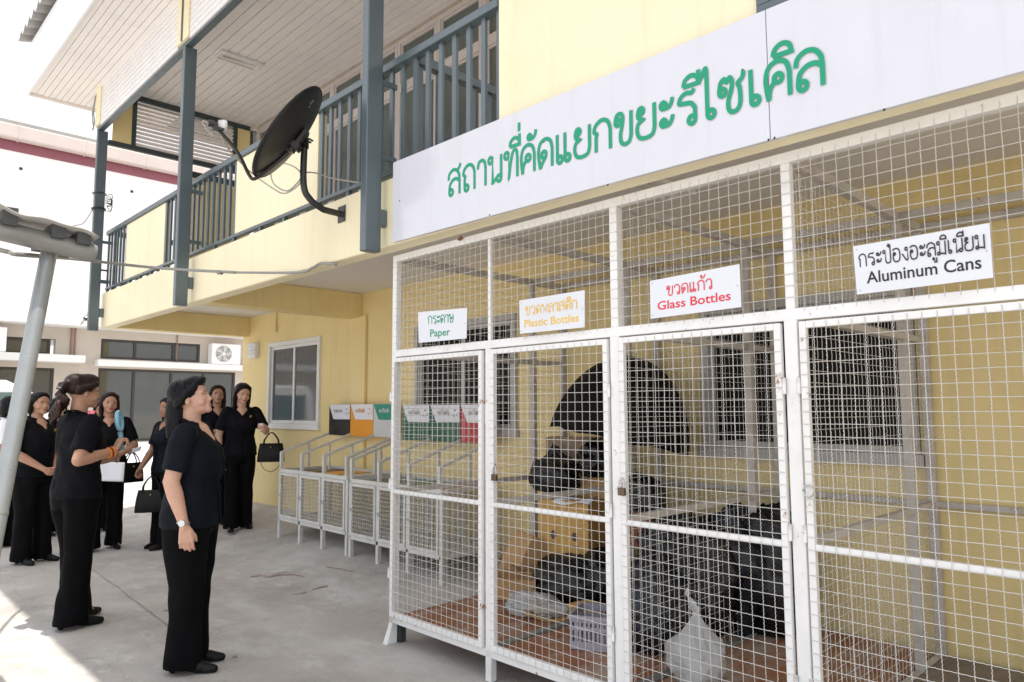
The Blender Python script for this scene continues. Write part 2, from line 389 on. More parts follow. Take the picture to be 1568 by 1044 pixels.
strip('expansion_joint', [PZ(-60, 991), PZ(0, 983), PZ(66, 972)], .008, jointm)
for pts, w in (([(383, 884), (398, 882), (412, 886)], .035), ([(405, 884), (428, 881), (452, 880), (466, 882)], .03), ([(448, 911), (462, 909), (470, 907)], .03), ([(478, 903), (492, 900), (500, 899)], .03), ([(415, 879), (440, 877)], .02), ([(250, 935), (280, 930), (310, 932)], .02), ([(500, 868), (525, 872), (540, 876)], .016)):
    strip('rust_streak', [GP(*p) for p in pts], w, stainm)
# ================================================================== MAIN BUILDING
XW, XF = 4.20, 2.45
bld = thing('building', 'two storey pale yellow building with a balcony gallery over a porch', 'building', (XW, 4, 0))
WIN = [(8.72, 7.42, 1.20, 2.25), (5.62, 4.22, 1.20, 2.2), (2.50, 1.22, 1.12, 2.06)]
def wall_with_holes():
    mb = MB(); edges = sorted([(b, a, z0, z1) for a, b, z0, z1 in WIN]); y = -3.
    for y0, y1, z0, z1 in edges:
        mb.box(XW, XW+.16, y, y0, -.1, 2.64); mb.box(XW, XW+.16, y0, y1, -.1, z0); mb.box(XW, XW+.16, y0, y1, z1, 2.64); y = y1
    mb.box(XW, XW+.16, y, 9.52, -.1, 2.64); return mb
wall_with_holes().build('wall', cream, bld)
MB().box(XW+.16, XW+4, 9.36, 9.52, -.1, 5.3).box(XW+.16, XW+4, -3, -2.85, -.1, 5.3).box(XW+3.9, XW+4, -2.85, 9.36, -.1, 5.3).build('side_wall', cream, bld)
# pilaster, skirting line
box('pilaster', cream, bld, XW-.035, XW-.002, 6.47, 6.72, .1, 2.40, .006)
# slab, fascia, beams
MB().box(XF, XF+.13, -3, 9.54, 2.38, 2.80).build('slab_fascia', cream_lit, bld, bevel=.012)
MB().box(XF+.13, XW+.16, -3, 9.54, 2.64, 2.78).build('porch_ceiling', ceilw, bld)
MB().box(XF+.13, XW+.16, -3, 9.54, 2.785, 2.84).build('balcony_floor', ceilw, bld)
box('cross_beam', cream, bld, XF+.132, XW-.002, 6.58, 6.80, 2.38, 2.638, .006)
box('cross_beam', cream, bld, XF+.132, XW-.002, 9.34, 9.535, 2.383, 2.638, .006)
# upper walls
MB().box(2.475, 2.62, -3, 2.615, 2.845, 6.2).build('upper_wall', cream_lit, bld)
UW = MB()
UW.box(XW, XW+.16, -3, 9.3, 2.845, 3.12).box(XW, XW+.16, -3, 9.3, 5.24, 5.32).build('gallery_wall', cream, bld)
# gallery windows
y = 9.28; k = 0
while y > 2.7:
    y1 = y-.66
    w = MB()
    w.box(XW-.01, XW+.06, y-.045, y, 3.12, 5.24).box(XW-.01, XW+.06, y1, y1+.045, 3.12, 5.24)
    w.box(XW-.012, XW+.06, y1+.046, y-.046, 5.19, 5.24).box(XW-.012, XW+.06, y1+.046, y-.046, 4.66, 4.76).box(XW-.012, XW+.06, y1+.046, y-.046, 3.12, 3.18)
    wo = w.build('gallery_window', alump, bld, bevel=.004)
    for z0, z1 in ((4.76, 5.19), (3.18, 4.66)):
        gm = MB().box(XW+.025, XW+.032, y1+.045, y-.045, z0, z1).build('pane', glassg, wo)
        ww = .014
        MB().box(XW+.005, XW+.024, y1+.046, y1+.046+ww*1.6, z0, z1).box(XW+.005, XW+.024, y-.046-ww*1.6, y-.046, z0, z1).box(XW+.005, XW+.024, y1+.07, y-.07, z1-ww*1.6, z1).build('sash', alump, wo)
    y = y1-.002; k += 1
# balcony ceiling boards (run along the gallery)
MB().box(2.33, XW, -3, 9.42, 5.335, 5.36).build('ceiling_backing', darkst, bld)
nb = 17; pitch = (XW-.002-2.44)/nb
bm_ = MB().box(0, pitch-.009, -3, 9.40, 5.31, 5.328)
me_b = bm_.mesh('ceiling_board', WM[bld.name].inverted())
for i in range(nb): link('ceiling_board', me_b, soffm, bld, loc=(2.44+i*pitch, 0, .0015*random.random()))
MB().box(XW-.05, XW-.004, -3, 9.4, 5.25, 5.308).build('ceiling_trim', alump, bld, bevel=.006)
# recessed light on gallery ceiling
def ceil_light(z, x0, x1, y0, y1, label):
    t = thing('ceiling_light', label, 'light', ((x0+x1)/2, (y0+y1)/2, z-.03))
    MB().box(x0, x1, y0, y0+.03, z-.03, z-.001).box(x0, x1, y1-.03, y1, z-.03, z-.001).box(x0, x0+.03, y0+.031, y1-.031, z-.03, z-.001).box(x1-.03, x1, y0+.031, y1-.031, z-.03, z-.001).build('frame', white, t, bevel=.003)
    mb = MB(); n = 8
    for i in range(n+1):
        u = x0+.031+(x1-x0-.062)*i/n
    mb.box(x0+.032, x1-.032, y0+.032, y1-.032, z-.016, z-.004).build('diffuser', lampw, t)
    MB().tube([(x0+.06, (y0+y1)/2, z-.022), (x1-.06, (y0+y1)/2, z-.022)], .012, 10).build('tube', lampw, t, smooth=True)
ceil_light(5.31, 2.98, 3.46, 7.53, 7.75, 'fluorescent light panel in the boarded gallery ceiling')
a = PZ(300, 468, 2.64); b = PZ(357, 474, 2.64)
ceil_light(2.64, 3.05, 3.62, 7.95, 8.2, 'fluorescent light panel under the porch beyond the cross beam')
a = PZ(1040, 296, 2.64); b = PZ(1188, 280, 2.64)
ceil_light(2.64, 2.95, 3.55, 2.12, 2.32, 'fluorescent light panel on the porch ceiling above the cage')
# columns
COLY = [3.60, 6.66, 9.43]
for yc in COLY+[.55]:
    if yc < 1: continue
    c = MB().box(2.29, 2.40, yc-.032, yc+.032, 2.335, 4.751).build('column', teal, bld, bevel=.006)
    MB().box(2.402, 2.452, yc-.022, yc+.03, 2.50, 2.605).build('bracket', teal, c, bevel=.008)
    for z in (3.40, 2.93): MB().bar((2.40, yc-.015, z), (2.515, yc-.015, z), .012, .035).build('tie_bar', teal, c, bevel=.003)
# beam, siding and yellow strips over the columns
MB().box(2.292, 2.36, -3, 9.47, 4.752, 4.792).build('gallery_beam', teal, bld, bevel=.004)
MB().box(2.306, 2.36, -3, 9.46, 4.793, 5.34).build('siding_backing', sidm, bld)
zs = [4.77+i*.0565 for i in range(10)]
for y0, y1 in ((3.74, 6.50), (6.80, 9.28), (-3, 3.46)):
    for z in zs:
        mb = MB(); mb.add([(2.304, y0, z), (2.280, y0, z+.001), (2.284, y0, z+.0535), (2.304, y0, z+.0555), (2.304, y1, z), (2.280, y1, z+.001), (2.284, y1, z+.0535), (2.304, y1, z+.0555)],
                          [(0, 1, 2, 3), (7, 6, 5, 4), (0, 4, 5, 1), (1, 5, 6, 2), (2, 6, 7, 3), (3, 7, 4, 0)])
        mb.build('siding_board', sidm, bld)
for y0, y1 in ((3.47, 3.73), (6.51, 6.79), (9.29, 9.465)):
    st = MB().box(2.268, 2.308, y0, y1, 4.79, 5.335).build('yellow_strip', cream_lit, bld, bevel=.003)
    if y1 < 9: MB().box(2.255, 2.267, (y0+y1)/2-.008, (y0+y1)/2+.008, 4.79, 5.33).build('cover_bar', teal, st)
MB().tube(smoothpts([(2.262, 9.475, 5.18), (2.25, 9.48, 5.0), (2.262, 9.475, 4.85), (2.25, 9.48, 4.75)]), .008, 8).tube(smoothpts([(2.27, 9.485, 5.2), (2.24, 9.49, 4.95), (2.26, 9.49, 4.8)]), .006, 8).build('drop_cable', cablem, bld, smooth=True)
# eave
XE, YE, ZE = 1.70, 10.12, 5.25
MB().box(XE+.03, 2.29, -3, YE-.03, ZE+.022, ZE+.04).build('eave_backing', darkst, bld)
MB().box(2.29, 6.5, 9.47, YE-.03, ZE+.022, ZE+.04).build('eave_backing', darkst, bld)
pe = .0655; me_e = MB().box(0, pe-.006, -3, YE-.035, ZE, ZE+.018).mesh('eave_board', WM[bld.name].inverted())
for i in range(9): link('eave_board', me_e, soffm, bld, loc=(XE+.004+i*pe, 0, .001*random.random()))
me_e2 = MB().box(0, pe-.006, 9.475, YE-.035, ZE, ZE+.018).mesh('eave_board', WM[bld.name].inverted())
for i in range(9, 24): link('eave_board', me_e2, soffm, bld, loc=(XE+.004+i*pe, 0, .001*random.random()))
box('eave_fascia', fascw, bld, XE-.025, XE, -3, YE, ZE-.03, 5.86, .004)
box('end_trim', soffm, bld, XE+.001, 6.5, YE-.03, YE, ZE-.035, ZE+.06, .004)
box('end_fascia', fascw, bld, XE+.001, 6.5, YE-.028, YE-.004, ZE+.061, 5.9, .003)
def corrugated(name, x0, x1, z0, z1, ya, yb, p, amp, m, parent, th=.012):
    mb = MB(); n = int((yb-ya)/p*6)
    for i in range(n+1):
        y = ya+(yb-ya)*i/n; ph = (y-ya)/p % 1
        h = amp*(abs(2*ph-1)**2*2-1) if False else amp*(.5+.5*math.cos(2*math.pi*ph))**1.7
        for x, z in ((x0, z0), (x1, z1)):
            mb.v.append(Vector((x, y, z+h))); mb.v.append(Vector((x, y, z+h-th)))
    for i in range(n):
        a = 4*i; b = a+4
        mb.f += [(a, b, b+2, a+2), (a+1, a+3, b+3, b+1), (a, a+1, b+1, b), (a+2, b+2, b+3, a+3)]
    return mb.build(name, m, parent, smooth=False)
corrugated('roof_sheet', XE-.13, 6.6, 5.90, 7.15, -3, YE+.12, .225, .075, sheet, bld)
# porch-side pipe on the wall near the beam
MB().tube([(XW-.012, 8.55, 2.638), (XW-.012, 8.55, 2.46)], .012, 8).box(XW-.035, XW-.002, 8.52, 8.58, 2.38, 2.46).build('conduit_drop', cream, bld, bevel=.003)
vb = MB(); p0 = PX(385, 526, XW); p1 = PX(397, 548, XW)
vb.box(XW-.05, XW-.002, p1.y, p0.y, p1.z, p0.z)
for i in range(5): z = p1.z+(p0.z-p1.z)*(i+.5)/5; vb.obox((XW-.058, (p0.y+p1.y)/2, z), (0, (p0.y-p1.y)/2-.01, 0), (.012, 0, -.01), (.002, 0, .003))
vb.build('vent_hood', alum, bld, bevel=.002)
# ground floor windows
def window(y0, y1, z0, z1, fm, gm, mull, label=None, bars=0):
    w = MB(); t = .055; xa, xb = XW-.03, XW+.08
    w.box(xa, xb, y1+.002, y0-.002, z1-t, z1-.002).box(xa-.015, xb, y1-.02, y0+.02, z0-.03, z0+t*.6).box(xa, xb, y1+.002, y1+t, z0+t*.6, z1-t).box(xa, xb, y0-t, y0-.002, z0+t*.6, z1-t)
    wo = w.build('window', fm, bld, bevel=.004)
    n = mull
    W = (y0-y1-2*t)/n
    for i in range(n):
        a = y1+t+W*i; xo = .012*(i % 2)
        sp = MB().box(xa+.02+xo, xa+.05+xo, a, a+.032, z0+t*.6, z1-t).box(xa+.02+xo, xa+.05+xo, a+W-.032, a+W, z0+t*.6, z1-t).box(xa+.021+xo, xa+.049+xo, a+.032, a+W-.032, z0+t*.6, z0+t*.6+.04).box(xa+.021+xo, xa+.049+xo, a+.032, a+W-.032, z1-t-.04, z1-t)
        sp.build('sash', fm if i % 2 == 0 or mull > 2 else fm, wo, bevel=.003)
        MB().box(xa+.033+xo, xa+.038+xo, a+.03, a+W-.03, z0+t*.6+.03, z1-t-.03).build('pane', gm, wo)
    return wo
alumg = mat('window_grey_frame', (.44, .43, .42), .45, .05, 5)
window(*WIN[0], alum, glassd, 2)
w2 = window(*WIN[1], alumg, glassv, 2)
w3 = window(*WIN[2], alumg, glassv, 2)
# window in the upper right wall, its sill corner showing over the sign
wq = MB().box(2.455, 2.474, -.4, 1.19, 2.86, 2.90).box(2.455, 2.474, 1.14, 1.19, 2.901, 4.2).box(2.455, 2.474, -.4, -.35, 2.901, 4.2).box(2.455, 2.474, -.349, 1.139, 4.15, 4.2).build('window', teal, bld, bevel=.003)
MB().box(2.464, 2.473, -.35, 1.14, 2.90, 4.15).build('pane', glassd, wq)
# end of the gallery: louvre with yellow panels in a dark frame
yE = 9.40
MB().box(2.41, XW-.002, yE, yE+.05, 5.245, 5.308).box(2.41, XW-.002, yE, yE+.05, 4.60, 4.66).box(2.66, 2.71, yE, yE+.05, 4.661, 5.244).box(3.93, 3.98, yE, yE+.05, 4.661, 5.244).box(4.16, XW-.002, yE, yE+.05, 4.661, 5.244).build('end_frame', darkst, bld, bevel=.003)
box('end_panel', cream, bld, 2.45, 2.659, yE+.01, yE+.03, 4.661, 5.244, 0); box('end_panel', cream, bld, 3.981, 4.159, yE+.01, yE+.03, 4.661, 5.244, 0)
sl_me = MB().obox((0, 0, 0), (.608, 0, 0), (0, .022, .026), (0, .003, -.003)).mesh('louvre_slat')
for i in range(11): 
    o = link('louvre_slat', sl_me, soffm, bld); o.location = WM[bld.name].inverted() @ Vector((3.32, yE+.03, 4.69+i*.0515)); WM[o.name] = WM[bld.name] @ Matrix.Translation(o.location)
MB().box(3.34, XW-.002, yE+.005, yE+.045, 4.42, 4.50).box(3.34, 3.39, yE+.005, yE+.045, 2.845, 4.419).build('end_frame', darkst, bld, bevel=.003)
box('end_panel', cream, bld, 3.391, XW-.003, yE+.015, yE+.035, 2.845, 4.419, 0)
# parapet panels between the railings
for y0, y1 in ((5.87, 4.50), (8.80, 7.57)): box('parapet_panel', cream_lit, bld, 2.485, 2.555, y1, y0, 2.875, 3.508, .004)

# ------------------------------------------------------------------ railings
rail = thing('balcony_railing', 'blue grey steel railing along the front of the balcony', 'railing', (2.5, 6, 2.8))
MB().box(2.466, 2.534, 2.62, 9.54, 3.512, 3.562).build('handrail', teal, rail, bevel=.006)
MB().box(2.478, 2.522, 2.62, 9.54, 2.846, 2.872).build('bottom_rail', teal, rail, bevel=.004)
bal = MB().box(2.491, 2.509, -.017, .017, 2.872, 3.512).mesh('baluster', Matrix.Translation(-Vector((2.5, 6, 2.8))))
def balus(a, b, p=.119):
    n = round((b-a)/p)
    for i in range(n+1): link('baluster', bal, teal, rail, loc=(0, a+(b-a)*i/n, 0))
balus(2.635, 4.47); balus(5.90, 7.55); balus(8.825, 9.525)
st_me = MB().box(2.485, 2.515, -.015, .015, 2.80, 2.846).mesh('stub', Matrix.Translation(-Vector((2.5, 6, 2.8))))
for y in (3.05, 4.1, 4.5, 5.0, 5.4, 5.9, 6.3, 7.2, 7.6, 7.95, 8.3, 8.65, 8.95, 9.3, 9.5): link('stub', st_me, teal, rail, loc=(0, y, 0))
for z in (3.42, 3.08, 2.93): MB().bar((2.35, 9.52, z), (2.49, 9.52, z), .012, .022).build('tie_bar', teal, rail)
def cross_rail(name, label, y, xa, xb, m, p):
    r = thing(name, label, 'railing', (xa, y, 2.84))
    MB().box(xa, xb, y-.03, y+.03, 3.50, 3.56).build('handrail', m, r, bevel=.005); MB().box(xa, xb, y-.015, y+.015, 2.90, 2.93).build('bottom_rail', m, r)
    me = MB().box(-.017, .017, y-.009, y+.009, 2.845, 3.50).mesh('baluster', Matrix.Translation(-Vector((xa, y, 2.84))))
    n = int((xb-xa)/p)
    for i in range(n+1): link('baluster', me, m, r, loc=(xa+.03+(xb-xa-.06)*i/n, 0, 0))
cross_rail('stair_railing', 'dark steel railing crossing the gallery behind the front balusters', 3.42, 2.54, XW-.03, teal, .14)
cross_rail('end_railing', 'steel railing closing the open far end of the gallery', 9.47, 2.54, 3.33, teal, .12)

# ================================================================== BIG SIGN and lettering
def arc(cx, cy, r, a0, a1, n=12, ry=None):
    ry = r if ry is None else ry
    return [(cx+r*math.cos(math.radians(a0+(a1-a0)*i/n)), cy+ry*math.sin(math.radians(a0+(a1-a0)*i/n))) for i in range(n+1)]
def sp(*pts): return [(p.x, p.y) for p in smoothpts([(x, y, 0) for x, y in pts], 6)]
LO = .115
GL = {}
GL['ล'] = (.78, [sp((0, .64), (.05, .86), (.28, 1.), (.52, .95), (.67, .76), (.70, .5))+[(.70, 0)], sp((.70, .5), (.52, .62), (.28, .60), (.10, .44), (.05, .2))+arc(.05+LO, .13, LO, 180, 540)])
GL['ส'] = (.84, GL['ล'][1]+[sp((.52, .93), (.66, 1.02), (.76, 1.18))])
GL['ก'] = (.80, [[(.10, 0), (.10, .48)]+sp((.10, .48), (.14, .58), (.02, .68), (.10, .88), (.36, 1.), (.60, .9), (.70, .66))+[(.70, 0)]])
GL['ถ'] = (.80, [arc(.10+LO, .13, LO, 180, -180)+[(.10, .46)]+sp((.10, .48), (.14, .58), (.02, .68), (.10, .88), (.36, 1.), (.60, .9), (.70, .66))+[(.70, 0)]])
GL['า'] = (.56, [sp((.02, .70), (.07, .92), (.24, 1.), (.41, .92), (.47, .70))+[(.47, 0)]])
GL['น'] = (.82, [arc(.12, .88, LO, 0, 360)+[(.235, .88), (.235, .02)]+sp((.25, .02), (.38, .10), (.52, .22)), [(.72, 1), (.72, .13)]+arc(.72-LO, .13, LO, 0, -360)])
GL['ท'] = (.80, [arc(.12, .86, LO, 0, 360)+[(.235, .86), (.235, 0)]+sp((.245, .02), (.32, .45), (.44, .88), (.56, 1.), (.67, .9), (.70, .66))+[(.70, 0)]])
GL['ค'] = (.80, [sp((.10, 0), (.05, .3), (.03, .6), (.12, .88), (.37, 1.), (.61, .9), (.70, .64))+[(.70, 0)], sp((.10, 0), (.14, .28), (.27, .46))+arc(.38, .54, LO, 215, 575)])
GL['ด'] = (.80, [sp((.12, 0), (.06, .3), (.03, .6), (.12, .88), (.37, 1.), (.61, .9), (.70, .64))+[(.70, 0)], sp((.12, 0), (.22, .18), (.36, .34))+arc(.30, .47, LO, -40, 320)])
GL['ต'] = (.80, [sp((.12, 0), (.05, .3), (.04, .65), (.14, .95), (.26, 1.), (.37, .88), (.48, 1.), (.62, .93), (.70, .64))+[(.70, 0)], sp((.12, 0), (.22, .18), (.36, .34))+arc(.30, .47, LO, -40, 320)])
GL['เ'] = (.40, [[(.07, 1), (.07, .13)]+arc(.07+LO, .13, LO, 180, 540)])
GL['แ'] = (.76, [[(x+.07, 1), (x+.07, .13)]+arc(x+.07+LO, .13, LO, 180, 540) for x in (0, .36)])
GL['ย'] = (.80, [arc(.19, .86, .10, 0, 360)+sp((.12, .92), (.07, .80), (.10, .66), (.28, .58))+sp((.28, .58), (.08, .48), (.04, .24), (.14, .05), (.37, 0), (.62, .07), (.70, .3))+[(.70, 1)]])
GL['ข'] = (.78, [arc(.13, .74, .10, 90, 450)+sp((.03, .78), (.10, .97), (.26, .99), (.34, .85), (.31, .6), (.24, .35), (.26, .1), (.40, 0), (.58, .05), (.66, .25))+[(.67, 1)]])
GL['ซ'] = (.86, [arc(.13, .62, .10, 90, 450)+sp((.03, .68), (.08, .90), (.19, .98), (.27, .88), (.36, .98), (.44, .85), (.40, .6), (.31, .35), (.32, .1), (.44, 0), (.60, .05), (.68, .25), (.67, .6), (.62, .76), (.76, .88), (.80, 1.05))])
GL['ร'] = (.72, [sp((.58, 1.02), (.50, .92), (.30, .95), (.12, .86), (.06, .70), (.22, .66), (.46, .62), (.60, .46))+[(.60, .13)]+arc(.60-LO, .13, LO, 0, -360)])
GL['ะ'] = (.58, [p for dy in (0, -.52) for p in [arc(.15, .80+dy, .10, 60, 420)+sp((.22, .70+dy), (.36, .72+dy), (.46, .86+dy), (.48, .98+dy))]])
GL['ไ'] = (.50, [sp((-.02, 1.34), (.0, 1.22), (.06, 1.30), (.12, 1.42), (.18, 1.47), (.21, 1.36))+[(.21, .13)]+arc(.21+LO, .13, LO, 180, 540)])
GL['ษ'] = (.84, [arc(.12, .88, LO, 0, 360)+[(.235, .88), (.235, .2)]+sp((.235, .2), (.32, .02), (.5, .0), (.66, .08), (.70, .3))+[(.70, 1)], arc(.42, .52, .08, 0, 360)+sp((.50, .52), (.66, .55), (.82, .70))])
GL['ว'] = (.70, [sp((.02, .72), (.09, .92), (.28, 1.), (.50, .92), (.58, .66))+[(.58, .13)]+arc(.58-LO, .13, LO, 0, -360)])
GL['พ'] = (.86, [arc(.12, .88, LO, 0, 360)+[(.235, .88), (.235, .02), (.46, .62), (.70, .02), (.72, 1)]])
GL['ป'] = (.82, [arc(.12, .88, LO, 0, 360)+[(.235, .88), (.235, .2)]+sp((.235, .2), (.32, .02), (.5, .0), (.66, .08), (.70, .3))+[(.70, 1.42)]])
GL['อ'] = (.78, [arc(.16, .60, .10, 0, 360)+sp((.06, .58), (.05, .24), (.18, .02), (.40, 0), (.60, .12), (.67, .5), (.60, .88), (.38, 1.), (.14, .97), (.03, .86))])
GL['ง'] = (.64, [arc(.40, .86, LO, 0, 360)+[(.515, .86), (.515, .1)]+sp((.515, .1), (.44, 0), (.30, .1), (.14, .34), (.02, .52))])
GL['ม'] = (.84, [arc(.12, .88, LO, 0, 360)+[(.235, .88), (.235, .13)]+arc(.235-.10, .11, .10, 0, -360)+sp((.235, .08), (.45, .10), (.70, .03))+[(.71, 1)]])
TOPS = {'ี': [sp((-.58, 1.14), (-.52, 1.32), (-.32, 1.42), (-.12, 1.34), (-.06, 1.14))+[(-.58, 1.14)], [(-.06, 1.14), (-.06, 1.52)]],
        'ิ': [sp((-.62, 1.14), (-.56, 1.32), (-.36, 1.42), (-.16, 1.34), (-.10, 1.14))+[(-.62, 1.14)]],
        'ั': [arc(-.42, 1.26, .085, 60, 420)+sp((-.36, 1.18), (-.22, 1.20), (-.12, 1.32), (-.10, 1.46))],
        '่': [[(-.08, 1.6), (-.08, 1.92)]], '้': [arc(-.46, 1.42, .06, 0, 360)+sp((-.40, 1.38), (-.42, 1.2), (-.25, 1.24), (-.12, 1.36), (-.06, 1.54))],
        '๋': [[(-.34, 1.16), (-.34, 1.5)], [(-.50, 1.33), (-.18, 1.33)]],
        'ู': [arc(-.34, -.22, .07, 0, 360)+[(-.27, -.22), (-.27, -.46), (-.08, -.46), (-.08, -.14)]]}
def thai(text, w=.115):
    """strokes of the text as 2-d ribbons, returned with the advance"""
    x = 0; S = []
    for ch in text:
        if ch in TOPS: S += [[(px+x, py) for px, py in s] for s in TOPS[ch]]
        elif ch == ' ': x += .4
        else:
            adv, st = GL[ch]; S += [[(px+x, py) for px, py in s] for s in st]; x += adv+.08
    return S, x-.08
def ribbon(S, place, w, d0=.0, dd=.000003):
    """ribbons of width w (text units); place(x,y,depth) -> world"""
    mb = MB(); dep = d0
    for s in S:
        P = [Vector((a, b)) for a, b in s]; Q = [P[0]]
        for p in P[1:]:
            if (p-Q[-1]).length > .012: Q.append(p)
        if len(Q) < 2: continue
        i0 = len(mb.v)
        for i, p in enumerate(Q):
            a = (p-Q[i-1]).normalized() if i > 0 else (Q[1]-p).normalized(); b = (Q[i+1]-p).normalized() if i < len(Q)-1 else a
            d = a+b
            d = a if d.length < .2 else d.normalized()
            n = Vector((-d.y, d.x)); k = w/2/max(.6, n.dot(Vector((-a.y, a.x))))
            dep += dd
            mb.v += [place(p.x+n.x*k, p.y+n.y*k, dep), place(p.x-n.x*k, p.y-n.y*k, dep)]
        for i in range(len(Q)-1): mb.f.append((i0+2*i, i0+2*i+1, i0+2*i+3, i0+2*i+2))
    return mb
def latin(text, size, place, extra=0.):
    c = bpy.data.curves.new('tmp', 'FONT'); c.body = text; c.size = 1; c.resolution_u = 3; c.offset = extra
    o = bpy.data.objects.new('tmp', c); COL.objects.link(o)
    me = bpy.data.meshes.new_from_object(o.evaluated_get(bpy.context.evaluated_depsgraph_get()))
    V = [v.co.copy() for v in me.vertices]; F = [tuple(p.vertices) for p in me.polygons]
    bpy.data.objects.remove(o); bpy.data.curves.remove(c); bpy.data.meshes.remove(me)
    x0 = min(v.x for v in V); x1 = max(v.x for v in V)
    mb = MB(); mb.v = [place((v.x-x0)/(x1-x0), v.y, .0) for v in V]; mb.f = F; return mb, (x1-x0)

def words(mb, flip):
    ivs = sorted((min(-mb.v[i].y for i in f), max(-mb.v[i].y for i in f)) for f in mb.f); hi = ivs[0][1]; gaps = []
    for lo_, h_ in ivs:
        if lo_ > hi: gaps.append((lo_-hi, (lo_+hi)/2))
        hi = max(hi, h_)
    gaps.sort(reverse=True)
    cut = [gaps[0][1]] if len(gaps) > 1 and gaps[0][0] > 1.8*gaps[1][0] else []
    out = []
    for side in ((0, 1) if cut else (2,)):
        m2 = MB(); mp_ = {}
        for f in mb.f:
            mx = sum(-mb.v[i].y for i in f)/len(f)
            if side == 2 or (mx > cut[0]) == bool(side):
                m2.f.append(tuple(mp_.setdefault(i, len(mp_)) for i in f))
        m2.v = [mb.v[i] for i in mp_]; out.append(m2)
    return out
XS = 2.425      # front of the sign board
sy0, sy1 = 3.490, 0.1
zb0, zt0 = 2.386, 2.874
sign = thing('sign_board', 'long white sign board with green Thai lettering above the wire cage', 'sign', (XS, 2, 2.38))
ys = PX(1177, 150, XS).y
for a, b in ((sy0, ys+.0015), (ys-.0015, sy1)):
    def zb(y): return zb0-.010*(sy0-y)
    mb = MB(); x0, x1 = XS, XS+.020
    mb.add([(x0, a, zb(a)), (x1, a, zb(a)), (x1, b, zb(b)), (x0, b, zb(b)), (x0, a, zt0-.008*(sy0-a)), (x1, a, zt0-.008*(sy0-a)), (x1, b, zt0-.008*(sy0-b)), (x0, b, zt0-.008*(sy0-b))],
           [(0, 1, 2, 3), (4, 7, 6, 5), (0, 4, 5, 1), (1, 5, 6, 2), (2, 6, 7, 3), (3, 7, 4, 0)])
    mb.build('panel', signw, sign, bevel=.002)
S, adv = thai('สถานที่คัดแยกขยะรีไซเคิล')
pa, pb = PX(687, 301, XS), PX(1266, 129, XS); cap = PX(1250, 70, XS).z-PX(1262, 130, XS).z
capL = PX(712, 262, XS).z-PX(712, 299, XS).z
cap = (cap+capL)/2
def plc(x, y, d):
    t = x/adv; yy = pa.y+(pb.y-pa.y)*t; zz = pa.z+(pb.z-pa.z)*t+y*cap; return Vector((XS-.0015-d, yy, zz))
ribbon(S, plc, .135).build('lettering', green, sign)
scr = MB()
for px, py in ((612, 307), (750, 329), (931, 283), (1177, 214), (1186, 211), (833, 217), (1137, 107), (1195, 93), (1354, 168)):
    p = PX(px, py, XS); scr.ell((XS-.001, p.y, p.z), (.002, .0045, .0045), None, 8, 5)
scr.build('screw', polem, sign, kind='stuff')

# ================================================================== THE CAGE
XC = 2.614; CY = [3.70, 2.835, 1.985, 1.170, .33, -.45]; ZB, ZM, ZT, ZTR = .165, .905, 2.345, 1.745
XB = 4.17; XM = 3.84
cage = thing('storage_cage', 'large white steel wire mesh sorting cage under the balcony', 'cage', (XC, 2, 0))
T = .042
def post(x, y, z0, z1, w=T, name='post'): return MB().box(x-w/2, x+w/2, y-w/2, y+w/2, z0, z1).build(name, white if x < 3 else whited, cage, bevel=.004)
for i, y in enumerate(CY):
    z0 = 0.0 if i != 0 else .125
    if i == 0: post(XC, y, .125, ZT-.021)
    elif i == 1: post(XC, y, .004, ZTR-.021); post(XC, y, ZTR+.021, ZT-.021, .022)
    else: post(XC, y, .0, ZTR-.021, .05 if i in (2, 3) else T); post(XC, y, ZTR+.021, ZT-.021, .042 if i != 3 else .036)
    for x in (XM, XB): post(x, y, .0+gz(x, y), ZT-.021)
# splayed corner foot
ft = MB().add([(XC-.055, 3.735, .0), (XC+.02, 3.735, .0), (XC+.02, 3.69, .0), (XC-.055, 3.69, .0), (XC-.018, 3.722, .125), (XC+.022, 3.722, .125), (XC+.022, 3.69, .125), (XC-.018, 3.69, .125)],
              [(0, 3, 2, 1), (4, 5, 6, 7), (0, 1, 5, 4), (1, 2, 6, 5), (2, 3, 7, 6), (3, 0, 4, 7)]).build('foot', white, cage, bevel=.004)
box('foot', darkst, cage, XC+.03, XC+.075, 3.675, 3.715, .0, .125, .003)
def hbar(name, a, b, w=T, h=T, m=white): return MB().bar(a, b, w, h).build(name, m, cage, bevel=.004)
hbar('top_rail', (XC, CY[0]+T/2, ZT), (XC, CY[-1], ZT)); hbar('transom', (XC, CY[0]+T/2, ZTR), (XC, CY[-1], ZTR), T, .044); hbar('bottom_rail', (XC, CY[0]+T/2, .145), (XC, CY[-1], .145), T, .04)
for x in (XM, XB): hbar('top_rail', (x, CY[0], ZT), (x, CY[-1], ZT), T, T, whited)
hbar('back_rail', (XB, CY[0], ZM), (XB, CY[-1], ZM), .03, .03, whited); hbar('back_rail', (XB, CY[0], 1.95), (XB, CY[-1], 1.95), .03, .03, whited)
for i, y in enumerate(CY[:-1]):
    for z, w in ((ZT, T), (ZTR, .032), (ZM, .032), (.150, .036)):
        if i == 1 and z == ZTR: continue
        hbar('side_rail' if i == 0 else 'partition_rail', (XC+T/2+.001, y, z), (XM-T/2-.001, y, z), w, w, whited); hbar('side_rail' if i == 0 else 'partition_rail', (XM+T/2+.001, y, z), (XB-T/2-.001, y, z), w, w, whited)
    def wp(x0, x1, z0, z1):
        wire_panel((x0, y+.016, z0), (x1-x0, 0, 0), (0, 0, z1-z0), (0, 1, 0), .046, .046, .0013, fine=False).build('wire_mesh', wirem, cage, kind='stuff')
    if i < 4 and i != 1: wp(XC+.02, XB-.02, .165, ZT-.02)
